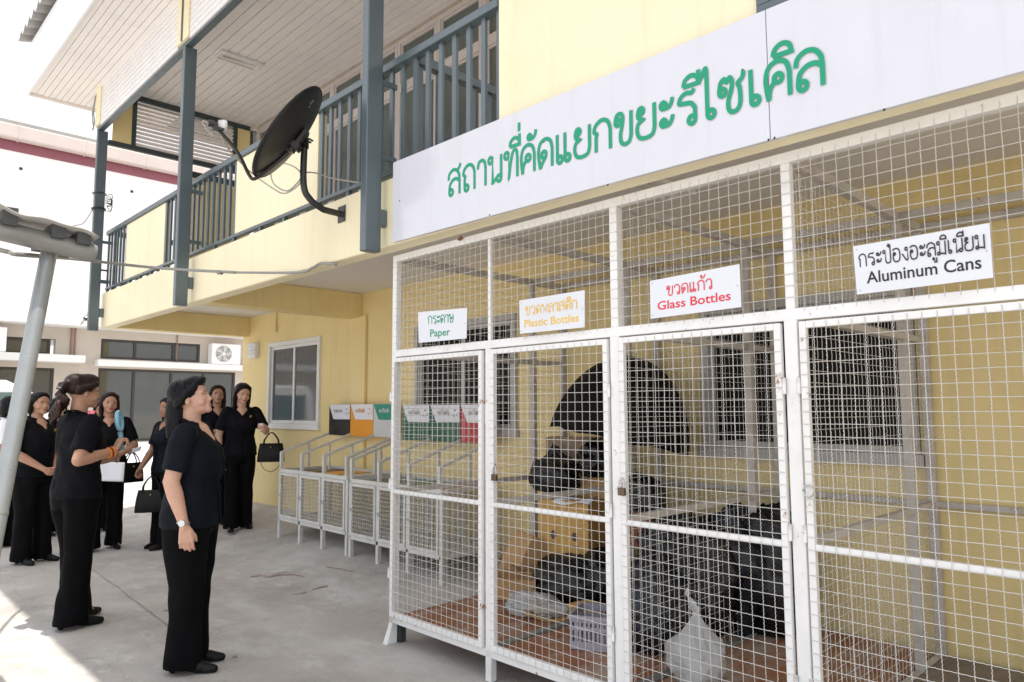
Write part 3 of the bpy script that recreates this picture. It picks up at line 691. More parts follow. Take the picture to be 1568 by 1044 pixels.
# front: upper panels
for i in range(5):
    a, b = CY[i]-.01, CY[i+1]+.01
    wire_panel((XC-.022, a, ZTR+.02), (0, b-a, 0), (0, 0, ZT-ZTR-.03), (1, 0, 0)).build('wire_mesh', wirem, cage, kind='stuff')
# doors
DOOR = [(CY[0]-.002, CY[1]+.034, .165, ZTR-.030), (CY[1]-.034, CY[2]+.034, .168, ZTR-.030), (CY[2]-.032, CY[3]+.034, .168, ZTR-.030), (CY[3]-.034, CY[4]+.03, .168, ZTR-.03), (CY[4]-.03, CY[5]+.03, .168, ZTR-.03)]
DF = .026
for i, (a, b, z0, z1) in enumerate(DOOR):
    xd = XC-.024+ (.006 if i == 3 else 0)
    d = MB().box(xd-.013, xd+.013, a-DF, a, z0, z1).box(xd-.013, xd+.013, b, b+DF, z0, z1).box(xd-.013, xd+.013, b+DF, a-DF, z0, z0+DF*1.2).box(xd-.013, xd+.013, b+DF, a-DF, z1-DF, z1).build('door', white, cage, bevel=.003)
    MB().box(xd-.010, xd+.010, b+DF, a-DF, ZM-.012, ZM+.012).build('middle_rail', white, d, bevel=.003)
    wire_panel((xd-.016, a-.012, z0+.018), (0, b-a+.024, 0), (0, 0, z1-z0-.036), (1, 0, 0)).build('wire_mesh', wirem, d, kind='stuff')
    hy = b+.002 if i in (0, 2) else a-.002
    hy = b-.008 if i in (1, 2) else a+.008
    for z in (.42, .95, 1.48): MB().tube([(xd-.012, hy, z-.03), (xd-.012, hy, z+.03)], .007, 8).build('hinge', white, d, smooth=True)
# floors
for i in range(5):
    a, b = CY[i]-.03, CY[i+1]+.03
    box('floor_board', ply if i < 3 else dusty, cage, XC+.03, XB-.03, a, b, .150+.001*i, .168+.001*i, .002)
    hbar('floor_joist', (XC+.025, b-.03, .170), (XB-.025, b-.03, .170), .05, .02, galvd) if i in (0, 1) else None
# small plates with the kinds of waste
PL = [('กระดาษ', 'Paper', (640, 478), (715, 471), (641, 525), (714, 518), green, 'small white plate with green lettering for paper on the cage', .34, .36, .30, .66),
      ('ขวดพลาสติก', 'Plastic Bottles', (795, 460), (895, 444), (796, 511), (895, 501), yell, 'small white plate with yellow lettering for plastic bottles on the cage', .60, .86, .56, .90),
      ('ขวดแก้ว', 'Glass Bottles', (995, 430), (1132, 404), (996, 488), (1135, 470), red, 'small white plate with red lettering for glass bottles on the cage', .34, .80, .56, .88),
      ('กระป๋องอะลูมิเนียม', 'Aluminum Cans', (1306, 377), (1515, 341), (1312, 451), (1521, 425), black, 'wide white plate with black lettering for aluminum cans on the cage', .5, .90, .46, .86)]
XP = XC-.046
for th, en, tl, tr, bl, br, m, lab, tw, _w, _e, _f in PL:
    A, B, Cc, D = (PX(*q, XP) for q in (tl, tr, bl, br))
    t = thing('waste_plate', lab, 'sign', tuple((Cc+D)/2))
    x1 = XP+.004
    mb = MB(); mb.v = [A, B, D, Cc]+[Vector((x1, q.y, q.z)) for q in (A, B, D, Cc)]; mb.f = [(0, 3, 2, 1), (4, 5, 6, 7), (0, 1, 5, 4), (1, 2, 6, 5), (2, 3, 7, 6), (3, 0, 4, 7)]
    mb.build('plate', platew, t, bevel=.001)
    H_ = ((A-Cc).length+(B-D).length)/2; W_ = ((B-A).length+(D-Cc).length)/2
    S, ad = thai(th)
    fr = {'Paper': (.22, .75, .58, .24, .26, .68, .16, .24), 'Plastic Bottles': (.10, .90, .54, .22, .08, .92, .18, .22), 'Glass Bottles': (.20, .72, .54, .22, .09, .90, .20, .22), 'Aluminum Cans': (.04, .97, .56, .23, .09, .93, .20, .235)}[en]
    def pl(u, v, d): 
        p = A.lerp(B, u).lerp(Cc.lerp(D, u), 1-v); return Vector((XP-.0012-d, p.y, p.z))
    ribbon(S, lambda x, y, d: pl(fr[0]+(fr[1]-fr[0])*x/ad, fr[2]-.01+y*fr[3]*1.12, d), .112).build('thai_lettering', m, t)
    lb, lw = latin(en, 1, lambda u, y, d: pl(fr[4]+(fr[5]-fr[4])*u, fr[6]+y*fr[7]*1.42, d), .012); 
    for part in words(lb, A.y > B.y): part.build('english_lettering', m, t)
    sc_ = MB()
    for u, v in ((.03, .08), (.97, .5), (.03, .92)): 
        p = pl(u, v, 0); sc_.ell(p, (.002, .003, .003), None, 6, 4)
    sc_.build('tie', steelm, t)
# padlocks
for (px, py), lab in (((757, 727), 'bronze padlock between the paper and plastic bottle doors'), ((952, 748), 'bronze padlock between the plastic and glass bottle doors')):
    p = PX(px, py, XC-.052); t = thing('padlock', lab, 'padlock', tuple(p))
    MB().box(p.x-.009, p.x+.009, p.y-.018, p.y+.018, p.z-.03, p.z+.004).build('body', padm, t, bevel=.004)
    MB().tube(smoothpts([(p.x, p.y-.012, p.z), (p.x, p.y-.012, p.z+.03), (p.x+.004, p.y, p.z+.046), (p.x, p.y+.012, p.z+.03), (p.x, p.y+.012, p.z)]), .0035, 8).build('shackle', steelm, t, smooth=True)
p = PX(1237, 752, XC-.05); t = thing('hasp_ring', 'wire ring tying the aluminum can door to its post', 'ring', tuple(p))
MB().tube([p+Vector((.003, .018*math.cos(a*.6), .022*math.sin(a*.6))) for a in range(12)], .003, 6).build('ring', steelm, t, smooth=True)
# leaf caught on the top rail
p = PX(705, 365, XC-.03); lf = MB(); n = 7
for i in range(n):
    u = i/(n-1); w = .012*math.sin(math.pi*min(1, u*1.02))+.0006
    c = Vector((p.x+.004*math.sin(u*5), p.y+.028-.056*u, p.z+.006*math.sin(u*3.0)-.004))
    lf.v += [c+Vector((0, 0, w)), c+Vector((-.004, 0, 0)), c+Vector((.002, 0, -w))]
for i in range(n-1): a = 3*i; lf.f += [(a, a+1, a+4, a+3), (a+1, a+2, a+5, a+4)]
o = lf.build('leaf', leafm, None, smooth=True, label='dry brown leaf caught on the top rail of the cage', cat='leaf'); o.modifiers.new('t', 'SOLIDIFY').thickness = .0008

# ================================================================== THINGS INSIDE THE CAGE
def blob(base, r, seed, crumple=.16, knot=0., nu=48, nv=32):
    mb = MB(); mb.ell((0, 0, 0), (1, 1, 1), None, nu, nv); out = []
    off = Vector((seed*7.3, seed*3.1, seed*1.7))
    for v in mb.v:
        d = v.normalized()
        n1 = noise.noise(d*1.4+off); n2 = abs(noise.noise(d*3.5+off)); n3 = abs(noise.noise(d*8+off*2))
        k = 1+crumple*(1.1*n1-1.3*n2-.6*n3+.25)
        p = Vector((d.x*r[0]*k, d.y*r[1]*k, d.z*r[2]*k))
        sq = max(0, d.z); 
        if knot:      # gather towards the tied top
            t = sst(.35, 1., d.z); p.x *= 1-.80*t; p.y *= 1-.80*t; p.z += knot*t*t
        p.z = max(p.z, -r[2]*.72)
        out.append(p+Vector(base)+Vector((0, 0, r[2]*.72)))
    mb.v = out; return mb
def bag(px, py, base_z, X, r, seed, m, label, knot=0., ears=False, crumple=.16):
    p = PX(px, py, X); p = Vector((X, p.y, base_z))
    t = thing('plastic_bag', label, 'bag', tuple(p))
    blob(p, r, seed, crumple, knot).build('sack', m, t, smooth=True)
    if ears:
        top = p+Vector((0, 0, r[2]*1.72+knot*.75))
        e = MB()
        for sgn, h in ((1, .10), (-1, .045)):
            pts = smoothpts([top+Vector((0, 0, -.03)), top+Vector((-.012, -.012*sgn, .02)), top+Vector((-.02, .012*sgn+.012, h*.6)), top+Vector((-.01, .02*sgn+.014, h))], 5)
            n = len(pts); e.tube(pts, [.012+.008*math.sin(i*1.7) if 0 < i < n-1 else .008 for i in range(n)], 10, True, .45)
        e.build('tied_handle', m, t, smooth=True)
    return t
def carton(c, hx, hy, hz, rz, m, label, flaps=False, tilt=0., holes=False):
    t = thing('cardboard_box', label, 'box', tuple(c), rz)
    M = WM[t.name]; R = Matrix.Rotation(tilt, 3, 'Y')
    b = MB(); th = .006
    def P(x, y, z): return M @ (R @ Vector((x, y, z)))
    def bx(x0, x1, y0, y1, z0, z1, mm): 
        mm.add([P(x0, y0, z0), P(x1, y0, z0), P(x1, y1, z0), P(x0, y1, z0), P(x0, y0, z1), P(x1, y0, z1), P(x1, y1, z1), P(x0, y1, z1)], [(0, 3, 2, 1), (4, 5, 6, 7), (0, 1, 5, 4), (1, 2, 6, 5), (2, 3, 7, 6), (3, 0, 4, 7)])
    bx(-hx, -hx+th, -hy, hy, 0, 2*hz, b); bx(hx-th, hx, -hy, hy, 0, 2*hz, b); bx(-hx+th, hx-th, -hy, -hy+th, 0, 2*hz, b); bx(-hx+th, hx-th, hy-th, hy, 0, 2*hz, b); bx(-hx+th, hx-th, -hy+th, hy-th, 0, th, b)
    b.build('carton', m, t, bevel=.002)
    f = MB()
    if flaps:
        for sx in (-1, 1): f.add([P(sx*hx, -hy, 2*hz), P(sx*hx, hy, 2*hz), P(sx*(hx+hx*.5), hy*.96, 2*hz+hx*.5), P(sx*(hx+hx*.5), -hy*.96, 2*hz+hx*.5)], [(0, 1, 2, 3)])
        o = f.build('flap', m, t); o.modifiers.new('t', 'SOLIDIFY').thickness = .005
    else:
        bx(-hx+.001, hx-.001, -hy+.001, -.002, 2*hz+.001, 2*hz+.006, f); bx(-hx+.001, hx-.001, .002, hy-.001, 2*hz+.001, 2*hz+.006, f); f.build('flap', m, t)
    if holes:
        h = MB()
        for yy in (-.45, .40): 
            for k in range(1): h.add([P(-hx-.001, yy*hy+.022*math.cos(a*.5236), hz*1.05+.03*math.sin(a*.5236)) for a in range(12)], [tuple(range(12))])
        for yy in (-.45, .40): h.add([P(-hx-.001, yy*hy+dy, hz*.78+dz) for dy, dz in ((-.035, 0), (.035, 0), (.035, .006), (-.035, .006))], [(0, 1, 2, 3)])
        h.build('print_mark', mat('print_brown', (.10, .07, .05), .7), t, kind='stuff')
        s = MB(); bx(-hx-.0012, -hx, -.02, .022, .0, 2*hz, s); s.build('tape_strip', mat('tape_tan', (.60, .38, .10), .35, .1, 8), t)
    return t
# bay of the paper door, rear right heap
def y_at(px, X): return PX(px, 700, X).y
def z_at(px, py, X): return PX(px, py, X).z
bag(878, 893, .172, 3.62, (.24, .30, .17), 3, binbag, 'flattened black bin bag under the printed cardboard box')
bag(930, 893, .172, 3.70, (.20, .18, .20), 5, binbag, 'small black bin bag beside the printed cardboard box')
cz = z_at(862, 880, 3.62)
carton((3.80, y_at(868, 3.72), cz), .16, .19, .235, .18, card2, 'tall printed cardboard box standing on black bags', holes=True)
carton((3.42, y_at(793, 3.42)+.02, .172), .12, .16, .07, .5, card, 'low open cardboard tray on the plywood floor', flaps=True)
carton((3.55, y_at(806, 3.60), .315), .10, .14, .11, -.35, card, 'crooked brown cardboard box leaning over the tray', tilt=.5)
t = thing('cardboard_sheet', 'loose flattened cardboard sheet lying before the black bags', 'cardboard', (3.30, y_at(862, 3.30), .19), .55)
M_ = WM[t.name]; mb = MB(); n = 8
for i in range(n+1):
    for j in (0, 1): mb.v.append(M_ @ Vector(((-.11+.22*j), -.22+.44*i/n, .02*math.sin(i*.9)+.035*j)))
for i in range(n): mb.f.append((2*i, 2*i+1, 2*i+3, 2*i+2))
o = mb.build('sheet', card2, t); o.modifiers.new('t', 'SOLIDIFY').thickness = .007
bag(818, 925, .172, 3.22, (.13, .22, .07), 11, clearbag, 'crumpled clear plastic wrap on the plywood floor', crumple=.35)
# things on top of the printed box
bag(850, 720, z_at(850, 752, 3.78), 3.80, (.17, .20, .16), 7, binbag, 'glossy black bin bag on top of the printed box', knot=.05, crumple=.22)
bag(915, 700, z_at(915, 730, 3.85), 3.88, (.14, .13, .14), 17, binbag, 'black bin bag squeezed against the wall beneath the umbrella', crumple=.22)
t = thing('paper_sheets', 'white paper sheets on the printed cardboard box', 'paper', (3.70, y_at(880, 3.70), z_at(880, 768, 3.70)), .3)
M_ = WM[t.name]; mb = MB(); n = 6
for i in range(n+1):
    for j in range(3): mb.v.append(M_ @ Vector((-.08+.08*j, -.13+.26*i/n, .012*math.sin(i*1.1+j)+.012*j)))
for i in range(n):
    for j in range(2): a = 3*i+j; mb.f.append((a, a+1, a+4, a+3))
o = mb.build('sheet', paperm, t, smooth=True); o.modifiers.new('t', 'SOLIDIFY').thickness = .004
carton((3.98, y_at(918, 3.98), z_at(918, 760, 3.98)), .10, .16, .09, .1, card, 'small brown cardboard box wedged behind the printed one')
carton((4.0, y_at(880, 4.0), z_at(880, 700, 4.0)), .08, .20, .07, .1, mat('cardboard_grey', (.30, .22, .16), .8, .1, 6), 'dull grey brown carton below the black umbrella')
# umbrella canopy, resting on its rim against the wall
uc = PX(948, 676, 3.78); ut = thing('umbrella', 'open black umbrella leaning against the wall inside the cage', 'umbrella', tuple(uc))
ax = Vector((-.16, .15, -1)).normalized(); e1 = ax.cross(Vector((0, 0, 1))).normalized(); e2 = e1.cross(ax)
R_, n8, nr = .46, 8, 9; mb = MB(); top = uc-ax*.0
mb.v.append(top-ax*.56)
for j in range(1, nr+1):
    rr = R_*math.sin(math.pi/2*j/nr)
    for k in range(n8*4):
        a = 2*math.pi*k/(n8*4); seg = (k % 4)/4
        sc = 1-.07*math.sin(math.pi*seg)*(j/nr)
        dz = -.56*math.cos(math.pi/2*j/nr)**1.15-.015*math.sin(math.pi*seg)*(j/nr)
        mb.v.append(top+(e1*math.cos(a)+e2*math.sin(a))*rr*sc+ax*dz)
m4 = n8*4
for k in range(m4): mb.f.append((0, 1+k, 1+(k+1) % m4))
for j in range(nr-1):
    for k in range(m4): a = 1+j*m4+k; b = 1+j*m4+(k+1) % m4; mb.f.append((a, a+m4, b+m4, b))
o = mb.build('canopy', umbm, ut, smooth=True); o.modifiers.new('t', 'SOLIDIFY').thickness = .002
rb = MB()
for k in range(n8):
    a = 2*math.pi*k/n8; d = e1*math.cos(a)+e2*math.sin(a)
    rb.tube([top-ax*(.555*math.cos(u)**1.15)+d*R_*.985*math.sin(u) for u in (0, .3, .6, .9, 1.2, 1.5)], .004, 6)
rb.build('ribs', polem, ut); MB().tube([top-ax*.59, top-ax*.05], .006, 8).build('shaft', steelm, ut, smooth=True)
# crate in the plastic bottle bay
cx, cy_ = 3.06, 2.45
t = thing('plastic_crate', 'pale grey plastic crate with slotted sides on the cage floor', 'crate', (cx, cy_, .172), .45)
M_ = WM[t.name]; mb = MB(); hx, hy, hh = .125, .15, .17
def lb(x0, x1, y0, y1, z0, z1): mb.add([M_ @ Vector(q) for q in ((x0, y0, z0), (x1, y0, z0), (x1, y1, z0), (x0, y1, z0), (x0, y0, z1), (x1, y0, z1), (x1, y1, z1), (x0, y1, z1))], [(0, 3, 2, 1), (4, 5, 6, 7), (0, 1, 5, 4), (1, 2, 6, 5), (2, 3, 7, 6), (3, 0, 4, 7)])
lb(-hx, hx, -hy, hy, 0, .012)
for z0, z1 in ((.012, .04), (.095, .115), (hh-.035, hh)):
    lb(-hx, -hx+.008, -hy, hy, z0, z1); lb(hx-.008, hx, -hy, hy, z0, z1); lb(-hx+.008, hx-.008, -hy, -hy+.008, z0, z1); lb(-hx+.008, hx-.008, hy-.008, hy, z0, z1)
for i in range(13):
    y = -hy+.004+(2*hy-.02)*i/12; lb(-hx+.001, -hx+.007, y, y+.012, .04, hh-.035); lb(hx-.007, hx-.001, y, y+.012, .04, hh-.035)
for i in range(10):
    x = -hx+.01+(2*hx-.035)*i/9; lb(x, x+.012, -hy+.001, -hy+.007, .04, hh-.035); lb(x, x+.012, hy-.007, hy-.001, .04, hh-.035)
lb(-hx-.008, hx+.008, -hy-.008, -hy, hh-.02, hh); lb(-hx-.008, hx+.008, hy, hy+.008, hh-.02, hh); lb(-hx-.008, -hx, -hy, hy, hh-.02, hh); lb(hx, hx+.008, -hy, hy, hh-.02, hh)
mb.build('basket', cratem, t, bevel=.001)
# bags of the plastic bay and of the glass bay
bag(1000, 930, .172, 3.22, (.24, .20, .27), 21, bluebag, 'big dark blue bin bag seen through the partition mesh', crumple=.2)
bag(1062, 900, .172, 3.62, (.30, .28, .36), 23, binbag, 'bulging black bin bag at the back beside the wall', crumple=.2)
bag(1030, 850, z_at(1030, 862, 3.5), 3.55, (.20, .17, .16), 27, bluebag, 'dark bag piled on the bulging black bin bag', crumple=.24)
bag(1175, 860, .180, 3.90, (.18, .22, .42), 29, binbag, 'tall black bin bag standing near the security window', crumple=.16)
bag(1125, 900, .175, 3.80, (.24, .22, .38), 37, bluebag, 'dark blue bin bag between the bulging and the tall black bags', crumple=.22)
bag(985, 760, z_at(985, 812, 3.7), 3.78, (.16, .16, .2), 31, binbag, 'upper black bag on the pile beside the reddish box', crumple=.2)
carton((3.75, y_at(978, 3.75), z_at(978, 830, 3.75)), .14, .15, .10, .2, mat('cardboard_red', (.22, .07, .04), .7, .1, 6), 'reddish brown box behind the partition mesh')
bag(1068, 1035, .172, 2.93, (.135, .125, .15), 41, clearbag, 'tied clear plastic bag standing inside the glass bottle door', knot=.075, ears=True, crumple=.2)
blobt = bag(1068, 1035, .176, 2.935, (.09, .085, .07), 43, mat('bottle_mix', (.36, .38, .37), .4, .4, 14), 'pale rubbish settled in the tied clear bag', crumple=.3)

# ================================================================== BIN RACKS ALONG THE WALL
def rack(yA, yB, boards, label, zt, zg):
    t = thing('bin_rack', label, 'bin rack', (3.55, (yA+yB)/2, zg), 0, 'mesh bin racks along the yellow wall')
    x0, x1 = 3.52, 4.08; n = len(boards); W = (yA-yB)/n; q = .036; zb = zg+.19
    def bb(name, a, b, w=q, h=q, m=binm, par=t): return MB().bar(a, b, w, h).build(name, m, par, bevel=.003)
    for i in range(n+1):
        y = yA-W*i
        for x in (x0, x1): MB().box(x-q/2, x+q/2, y-q/2, y+q/2, gz(x, y)-.005, zt-.016).build('leg', binm, t, bevel=.003)
        # hand bars sloping up to the boards
        MB().box(x0-.014, x0+.014, y-.014+(.03 if i == n else 0), y+.014+(.03 if i == n else 0), zt+.016, zt+.185).build('bar_post', binm, t)
        bb('sloping_bar', (x0-.01, y+(.03 if i == n else 0), zt+.178), (x1-.02, y+(.03 if i == n else 0), zt+.36), .024, .024)
        MB().box(x0+.29, x0+.312, y-.011+(.03 if i == n else 0), y+.011+(.03 if i == n else 0), zt+.016, zt+.27).build('bar_post', binm, t)
    for x in (x0, x1):
        bb('top_rail', (x, yA, zt), (x, yB, zt)); bb('bottom_rail', (x, yA, zb), (x, yB, zb))
    for y in (yA, yB): bb('end_rail', (x0+.02, y, zt), (x1-.02, y, zt)); bb('end_rail', (x0+.02, y, zb), (x1-.02, y, zb))
    box('floor', binm, t, x0+.02, x1-.02, yB+.02, yA-.02, zb-.004, zb+.010, .001)
    for y in [yA-W*i for i in range(n+1)]:
        wire_panel((x0+.02, y+.012, zb+.02), (x1-x0-.04, 0, 0), (0, 0, zt-zb-.04), (0, 1, 0), .036, .036, .0018, crimp=False, over=.0).build('wire_mesh', binw, t, kind='stuff')
    wire_panel((x1-.0, yA-.02, zb+.02), (0, yB-yA+.04, 0), (0, 0, zt-zb-.04), (1, 0, 0), .036, .036, .0016, crimp=False, over=.0).build('wire_mesh', binw, t, kind='stuff')
    for i, (bm, lm, tm) in enumerate(boards):
        a, b = yA-W*i-q/2-.004, yA-W*(i+1)+q/2+.004
        xd = x0-.020
        d = MB().box(xd-.008, xd+.008, a-.022, a, zb+.02, zt-.02).box(xd-.008, xd+.008, b, b+.022, zb+.02, zt-.02).box(xd-.008, xd+.008, b+.022, a-.022, zb+.02, zb+.045).box(xd-.008, xd+.008, b+.022, a-.022, zt-.045, zt-.02).build('door', binm, t, bevel=.002)
        wire_panel((xd-.004, a-.01, zb+.035), (0, b-a+.02, 0), (0, 0, zt-zb-.07), (1, 0, 0), .031, .034, .0019, crimp=False, over=.004).build('wire_mesh', binw, d, kind='stuff')
        MB().tube([(xd-.016, a-.01+.012*math.cos(k*.7), (zb+zt)/2+.012*math.sin(k*.7)) for k in range(10)], .003, 6).build('latch', steelm, d)
        # coloured tray on top
        box('tray', bm, t, x0+.022, x1-.022, b+.015, a-.015, zt-.012, zt-.004, .001)
        # sign board
        z0, z1 = zt+.345, zt+.67; xb = x1-.025
        sb = MB().box(xb, xb+.008, yA-W*(i+1)+.004, yA-W*i-.004, z0, z1).build('sign_board', bm, t, bevel=.001)
        ya, yb = yA-W*i-.004, yA-W*(i+1)+.004; H = z1-z0; wd_ = ya-yb
        lm_ = MB().add([(xb-.0015, ya-.002, z1-.002), (xb-.0015, yb+.002, z1-.002), (xb-.0015, yb+.002, z1-H*.48), (xb-.0015, ya-wd_*.22, z1-H*.48)], [(0, 1, 2, 3)]).build('label_panel', lm, sb)
        mk = MB(); random.seed(50+i)
        S1, a1 = thai('ขยะรีไซเคิล' if bm is not boardblack else 'ขยะ'); 
        S2 = ribbon(S1, lambda x, y, dd: Vector((xb-.003-dd, ya-wd_*(.24+.42*x/a1), z1-H*.26+y*H*.09)), .16); S2.build('lettering', tm, sb)
        for k in range(3):
            an = math.radians(90+120*k); cc = Vector((xb-.003, yb+wd_*.14, z1-H*.24))
            pts = [cc+Vector((0, -.03*math.cos(an+.3*j-.3), .03*math.sin(an+.3*j-.3))) for j in range(4)]
            for u, v in zip(pts[:-1], pts[1:]):
                dd = (v-u).normalized(); nn = Vector((0, -dd.z, dd.y))*.006; mk.add([u+nn, v+nn, v-nn, u-nn], [(0, 1, 2, 3)])
        mk.build('recycling_mark', tm, sb)
    return t
gmark = mat('print_grey', (.16, .17, .17), .5)
R1 = rack(6.98, 5.70, [(boardblack, platew, gmark), (boardorange, platew, mat('print_orange', (.65, .30, .06), .5)), (boardgrey, boardteal, platew)], 'grey mesh bin rack with black, orange and grey boards', .785, .115)
R2 = rack(5.64, 4.36, [(boardgreen, platew, gmark), (boardgreen, platew, gmark), (boardred, platew, gmark)], 'grey mesh bin rack with green and red boards', .770, .09)

# ================================================================== SATELLITE DISH
pl_ = PX(524, 328, XF); yd = pl_.y
dish = thing('satellite_dish', 'black satellite dish on a bent wall bracket below the railing', 'satellite dish', tuple(pl_))
MB().box(XF-.008, XF-.001, yd-.045, yd+.045, pl_.z-.055, pl_.z+.055).build('wall_plate', polem, dish, bevel=.004)
elb = PY(470, 318, yd); ptop = PY(466.5, 215, yd)
arm = smoothpts([(XF-.008, yd, pl_.z), (XF-.12, yd, pl_.z+.004), (elb.x+.10, yd, pl_.z+.012), (elb.x+.025, yd, pl_.z+.05), (ptop.x, yd, pl_.z+.14), (ptop.x, yd, ptop.z)], 8)
MB().tube(arm, .021, 14).build('bracket_arm', polem, dish, smooth=True)
dc = PY(441, 203, yd-.02); rr_ = Vector((cr0.x, cr0.y, 0)); ff = Vector((math.sin(YAW), math.cos(YAW), 0)); zz = Vector((0, 0, 1))
# facing: up and to the viewer's left, slightly away
vd = (dc-CAM).normalized(); lat = (-rr_*.80+zz*.60); lat = (lat-vd*lat.dot(vd)).normalized(); nrm = (vd*.31+lat*.95).normalized()
ma = (rr_*.60+zz*.80); ma = (ma-nrm*ma.dot(nrm)).normalized(); mi = nrm.cross(ma)
RA, RB_ = .335, .31; mb = MB(); nr, nk = 10, 48
mb.v.append(dc-nrm*.065)
for j in range(1, nr+1):
    u = j/nr
    for k in range(nk):
        a = 2*math.pi*k/nk; mb.v.append(dc+ma*(RA*u*math.cos(a))+mi*(RB_*u*math.sin(a))-nrm*(.065*(1-u*u)))
for k in range(nk): mb.f.append((0, 1+k, 1+(k+1) % nk))
for j in range(nr-1):
    for k in range(nk): a = 1+j*nk+k; b = 1+j*nk+(k+1) % nk; mb.f.append((a, a+nk, b+nk, b))
o = mb.build('reflector', dishm, dish, smooth=True); o.modifiers.new('t', 'SOLIDIFY').thickness = .004
MB().tube([dc+ma*(RA*1.004*math.cos(2*math.pi*k/nk))+mi*(RB_*1.004*math.sin(2*math.pi*k/nk)) for k in range(nk+1)], .007, 8, False).build('rim', dishm, dish, smooth=True)
bk = MB(); bc = dc-nrm*.085; pt = Vector((ptop.x, yd, ptop.z-.02))
bk.obox((bc+pt)/2, (pt-bc)/2*.75, ma*.03, nrm.cross(pt-bc).normalized()*.035); bk.obox(bc, ma*.085, mi*.04, nrm*.012); bk.obox(bc-ma*.04, ma*.02, mi*.055, nrm*.03)
bk.build('mount', polem, dish, bevel=.004)
MB().tube([pt+Vector((0, 0, -.03)), pt+Vector((0, 0, .03))], .027, 14).tube([pt+Vector((-.02, -.045, 0)), pt+Vector((.02, -.045, .0))], .008, 8).tube([pt+Vector((-.0, -.05, .02)), pt+Vector((.04, -.03, .02))], .006, 8).build('clamp', polem, dish, smooth=True)
low = dc-ma*RA*.96; lnb = PY(334, 190, yd+.10)
p1 = low-ma*.03+nrm*.02
MB().tube(smoothpts([dc-ma*.10-nrm*.075, dc-ma*.24-nrm*.045, low-ma*.03-nrm*.012, low-ma*.035+nrm*.03, low.lerp(lnb, .5)-zz*.02, lnb-zz*.03], 6), .011, 10).build('feed_arm', polem, dish, smooth=True)
q = lnb; dn = (dc-lnb).normalized()
MB().tube([q-dn*.055, q-dn*.02], .02, 12).obox(q-zz*.02, dn*.03, Vector((.0, .015, 0)), zz*.02).build('feed_body', polem, dish)
MB().tube([q-dn*.0, q+dn*.028, q+dn*.045, q+dn*.05], [.024, .03, .03, .022], 16).build('feed_cap', white, dish, smooth=True)
MB().tube(smoothpts([q-dn*.05, q-dn*.06-rr_*.03+zz*.01, q-rr_*.05-zz*.05, q-rr_*.02-zz*.07], 6), .004, 8).build('feed_cable', cablew, dish, smooth=True)
# coax with its loop
C = lambda px, py, X=2.30: PX(px, py, X)
loop = [C(336, 200, 1.75), C(350, 228, 1.85), C(375, 255, 2.05), C(392, 270, 2.15), C(416, 287, 2.2), C(436, 296, 2.25), C(458, 282, 2.27), C(461, 266, 2.27), C(448, 254, 2.26), C(428, 250, 2.25), C(415, 262, 2.25), C(420, 282, 2.25), C(440, 292, 2.26), C(457, 278, 2.28), C(466, 265, 2.30), C(485, 265, 2.36), C(505, 272, 2.44), C(545, 279, 2.48), C(553, 280, 2.49)]
ct = thing('coax_cable', 'thin grey coax cable with a loop behind the dish bracket', 'cable', tuple(C(461, 266, 2.27)))
MB().tube(smoothpts(loop, 6), .0052, 8).build('cable', cablew, ct, smooth=True)
# faint printed mark on the back of the dish
mk = MB()
for k, (u, v, w, h) in enumerate(((.70, .30, .035, .018), (.64, .34, .05, .012), (.58, .33, .03, .012))):
    c = dc+ma*(RA*u)+mi*(-RB_*v); rr2 = (u*u+v*v); c = c-nrm*(.065*(1-rr2)+.0062)
    mk.add([c+ma*h/2+mi*w/2, c+ma*h/2-mi*w/2, c-ma*h/2-mi*w/2, c-ma*h/2+mi*w/2], [(0, 1, 2, 3)])
mk.build('printed_mark', mat('mark_grey', (.25, .26, .26), .6), dish)

# ================================================================== LEFT CANOPY
tp = PY(74, 392, 4.10); md = PX(19, 675, .66)
dirp = (tp-md); base = md-dirp*((md.z-.0)/dirp.z)
can = thing('canopy', 'small metal roofed canopy on a leaning galvanised post', 'canopy', (base.x, base.y, 0))
MB().tube([base, tp+dirp.normalized()*.03], .036, 28, True).build('post', galv, can, smooth=False, auto=40)
MB().tube([base.lerp(tp, (PX(19, 760, base.lerp(tp, .45).x).z)/tp.z*0+.445), base.lerp(tp, .452)], .0375, 28).build('weld_ring', galvd, can, auto=40)
tA = PY(146, 388, 4.04); tB = PY(-60, 338, 4.04); dt = (tB-tA).normalized()
MB().tube([tA+dt*.0, tA+dt*.03, tB+dt*.8], [.040, .048, .048], 24).build('cross_tube', galvd, can, auto=40)
for (px, py, h) in ((137, 368, .055), (99, 356, .068), (26, 334, .082)):
    p = PY(px, py, 4.0)
    d = MB(); x, z = p.x, p.z
    d.box(x-.06, x, 3.97, 4.42, z-h/2, z+h/2)
    d.build('purlin', mat('purlin_dark', (.06, .065, .065), .5, .15, 6) if 'purlin_dark' not in MATS else MATS['purlin_dark'], can)
mb = MB(); rA = PY(152, 361, 3.93); rB = PY(-40, 296, 3.93); n = 40
for i in range(n+1):
    t_ = i/n; p = rA.lerp(rB+(rB-rA)*1.2, t_)
    wv = .012*math.sin(t_*16)+.006*math.sin(t_*37)
    for yy, k in ((3.93, 1), (4.2, .6), (4.48, .3)): mb.v.append(Vector((p.x, yy, p.z+wv*k-.01)))
for i in range(n):
    for j in range(2): a = 3*i+j; mb.f.append((a, a+3, a+4, a+1))
o = mb.build('roof_sheet', sheet, can, smooth=True); o.modifiers.new('t', 'SOLIDIFY').thickness = .006
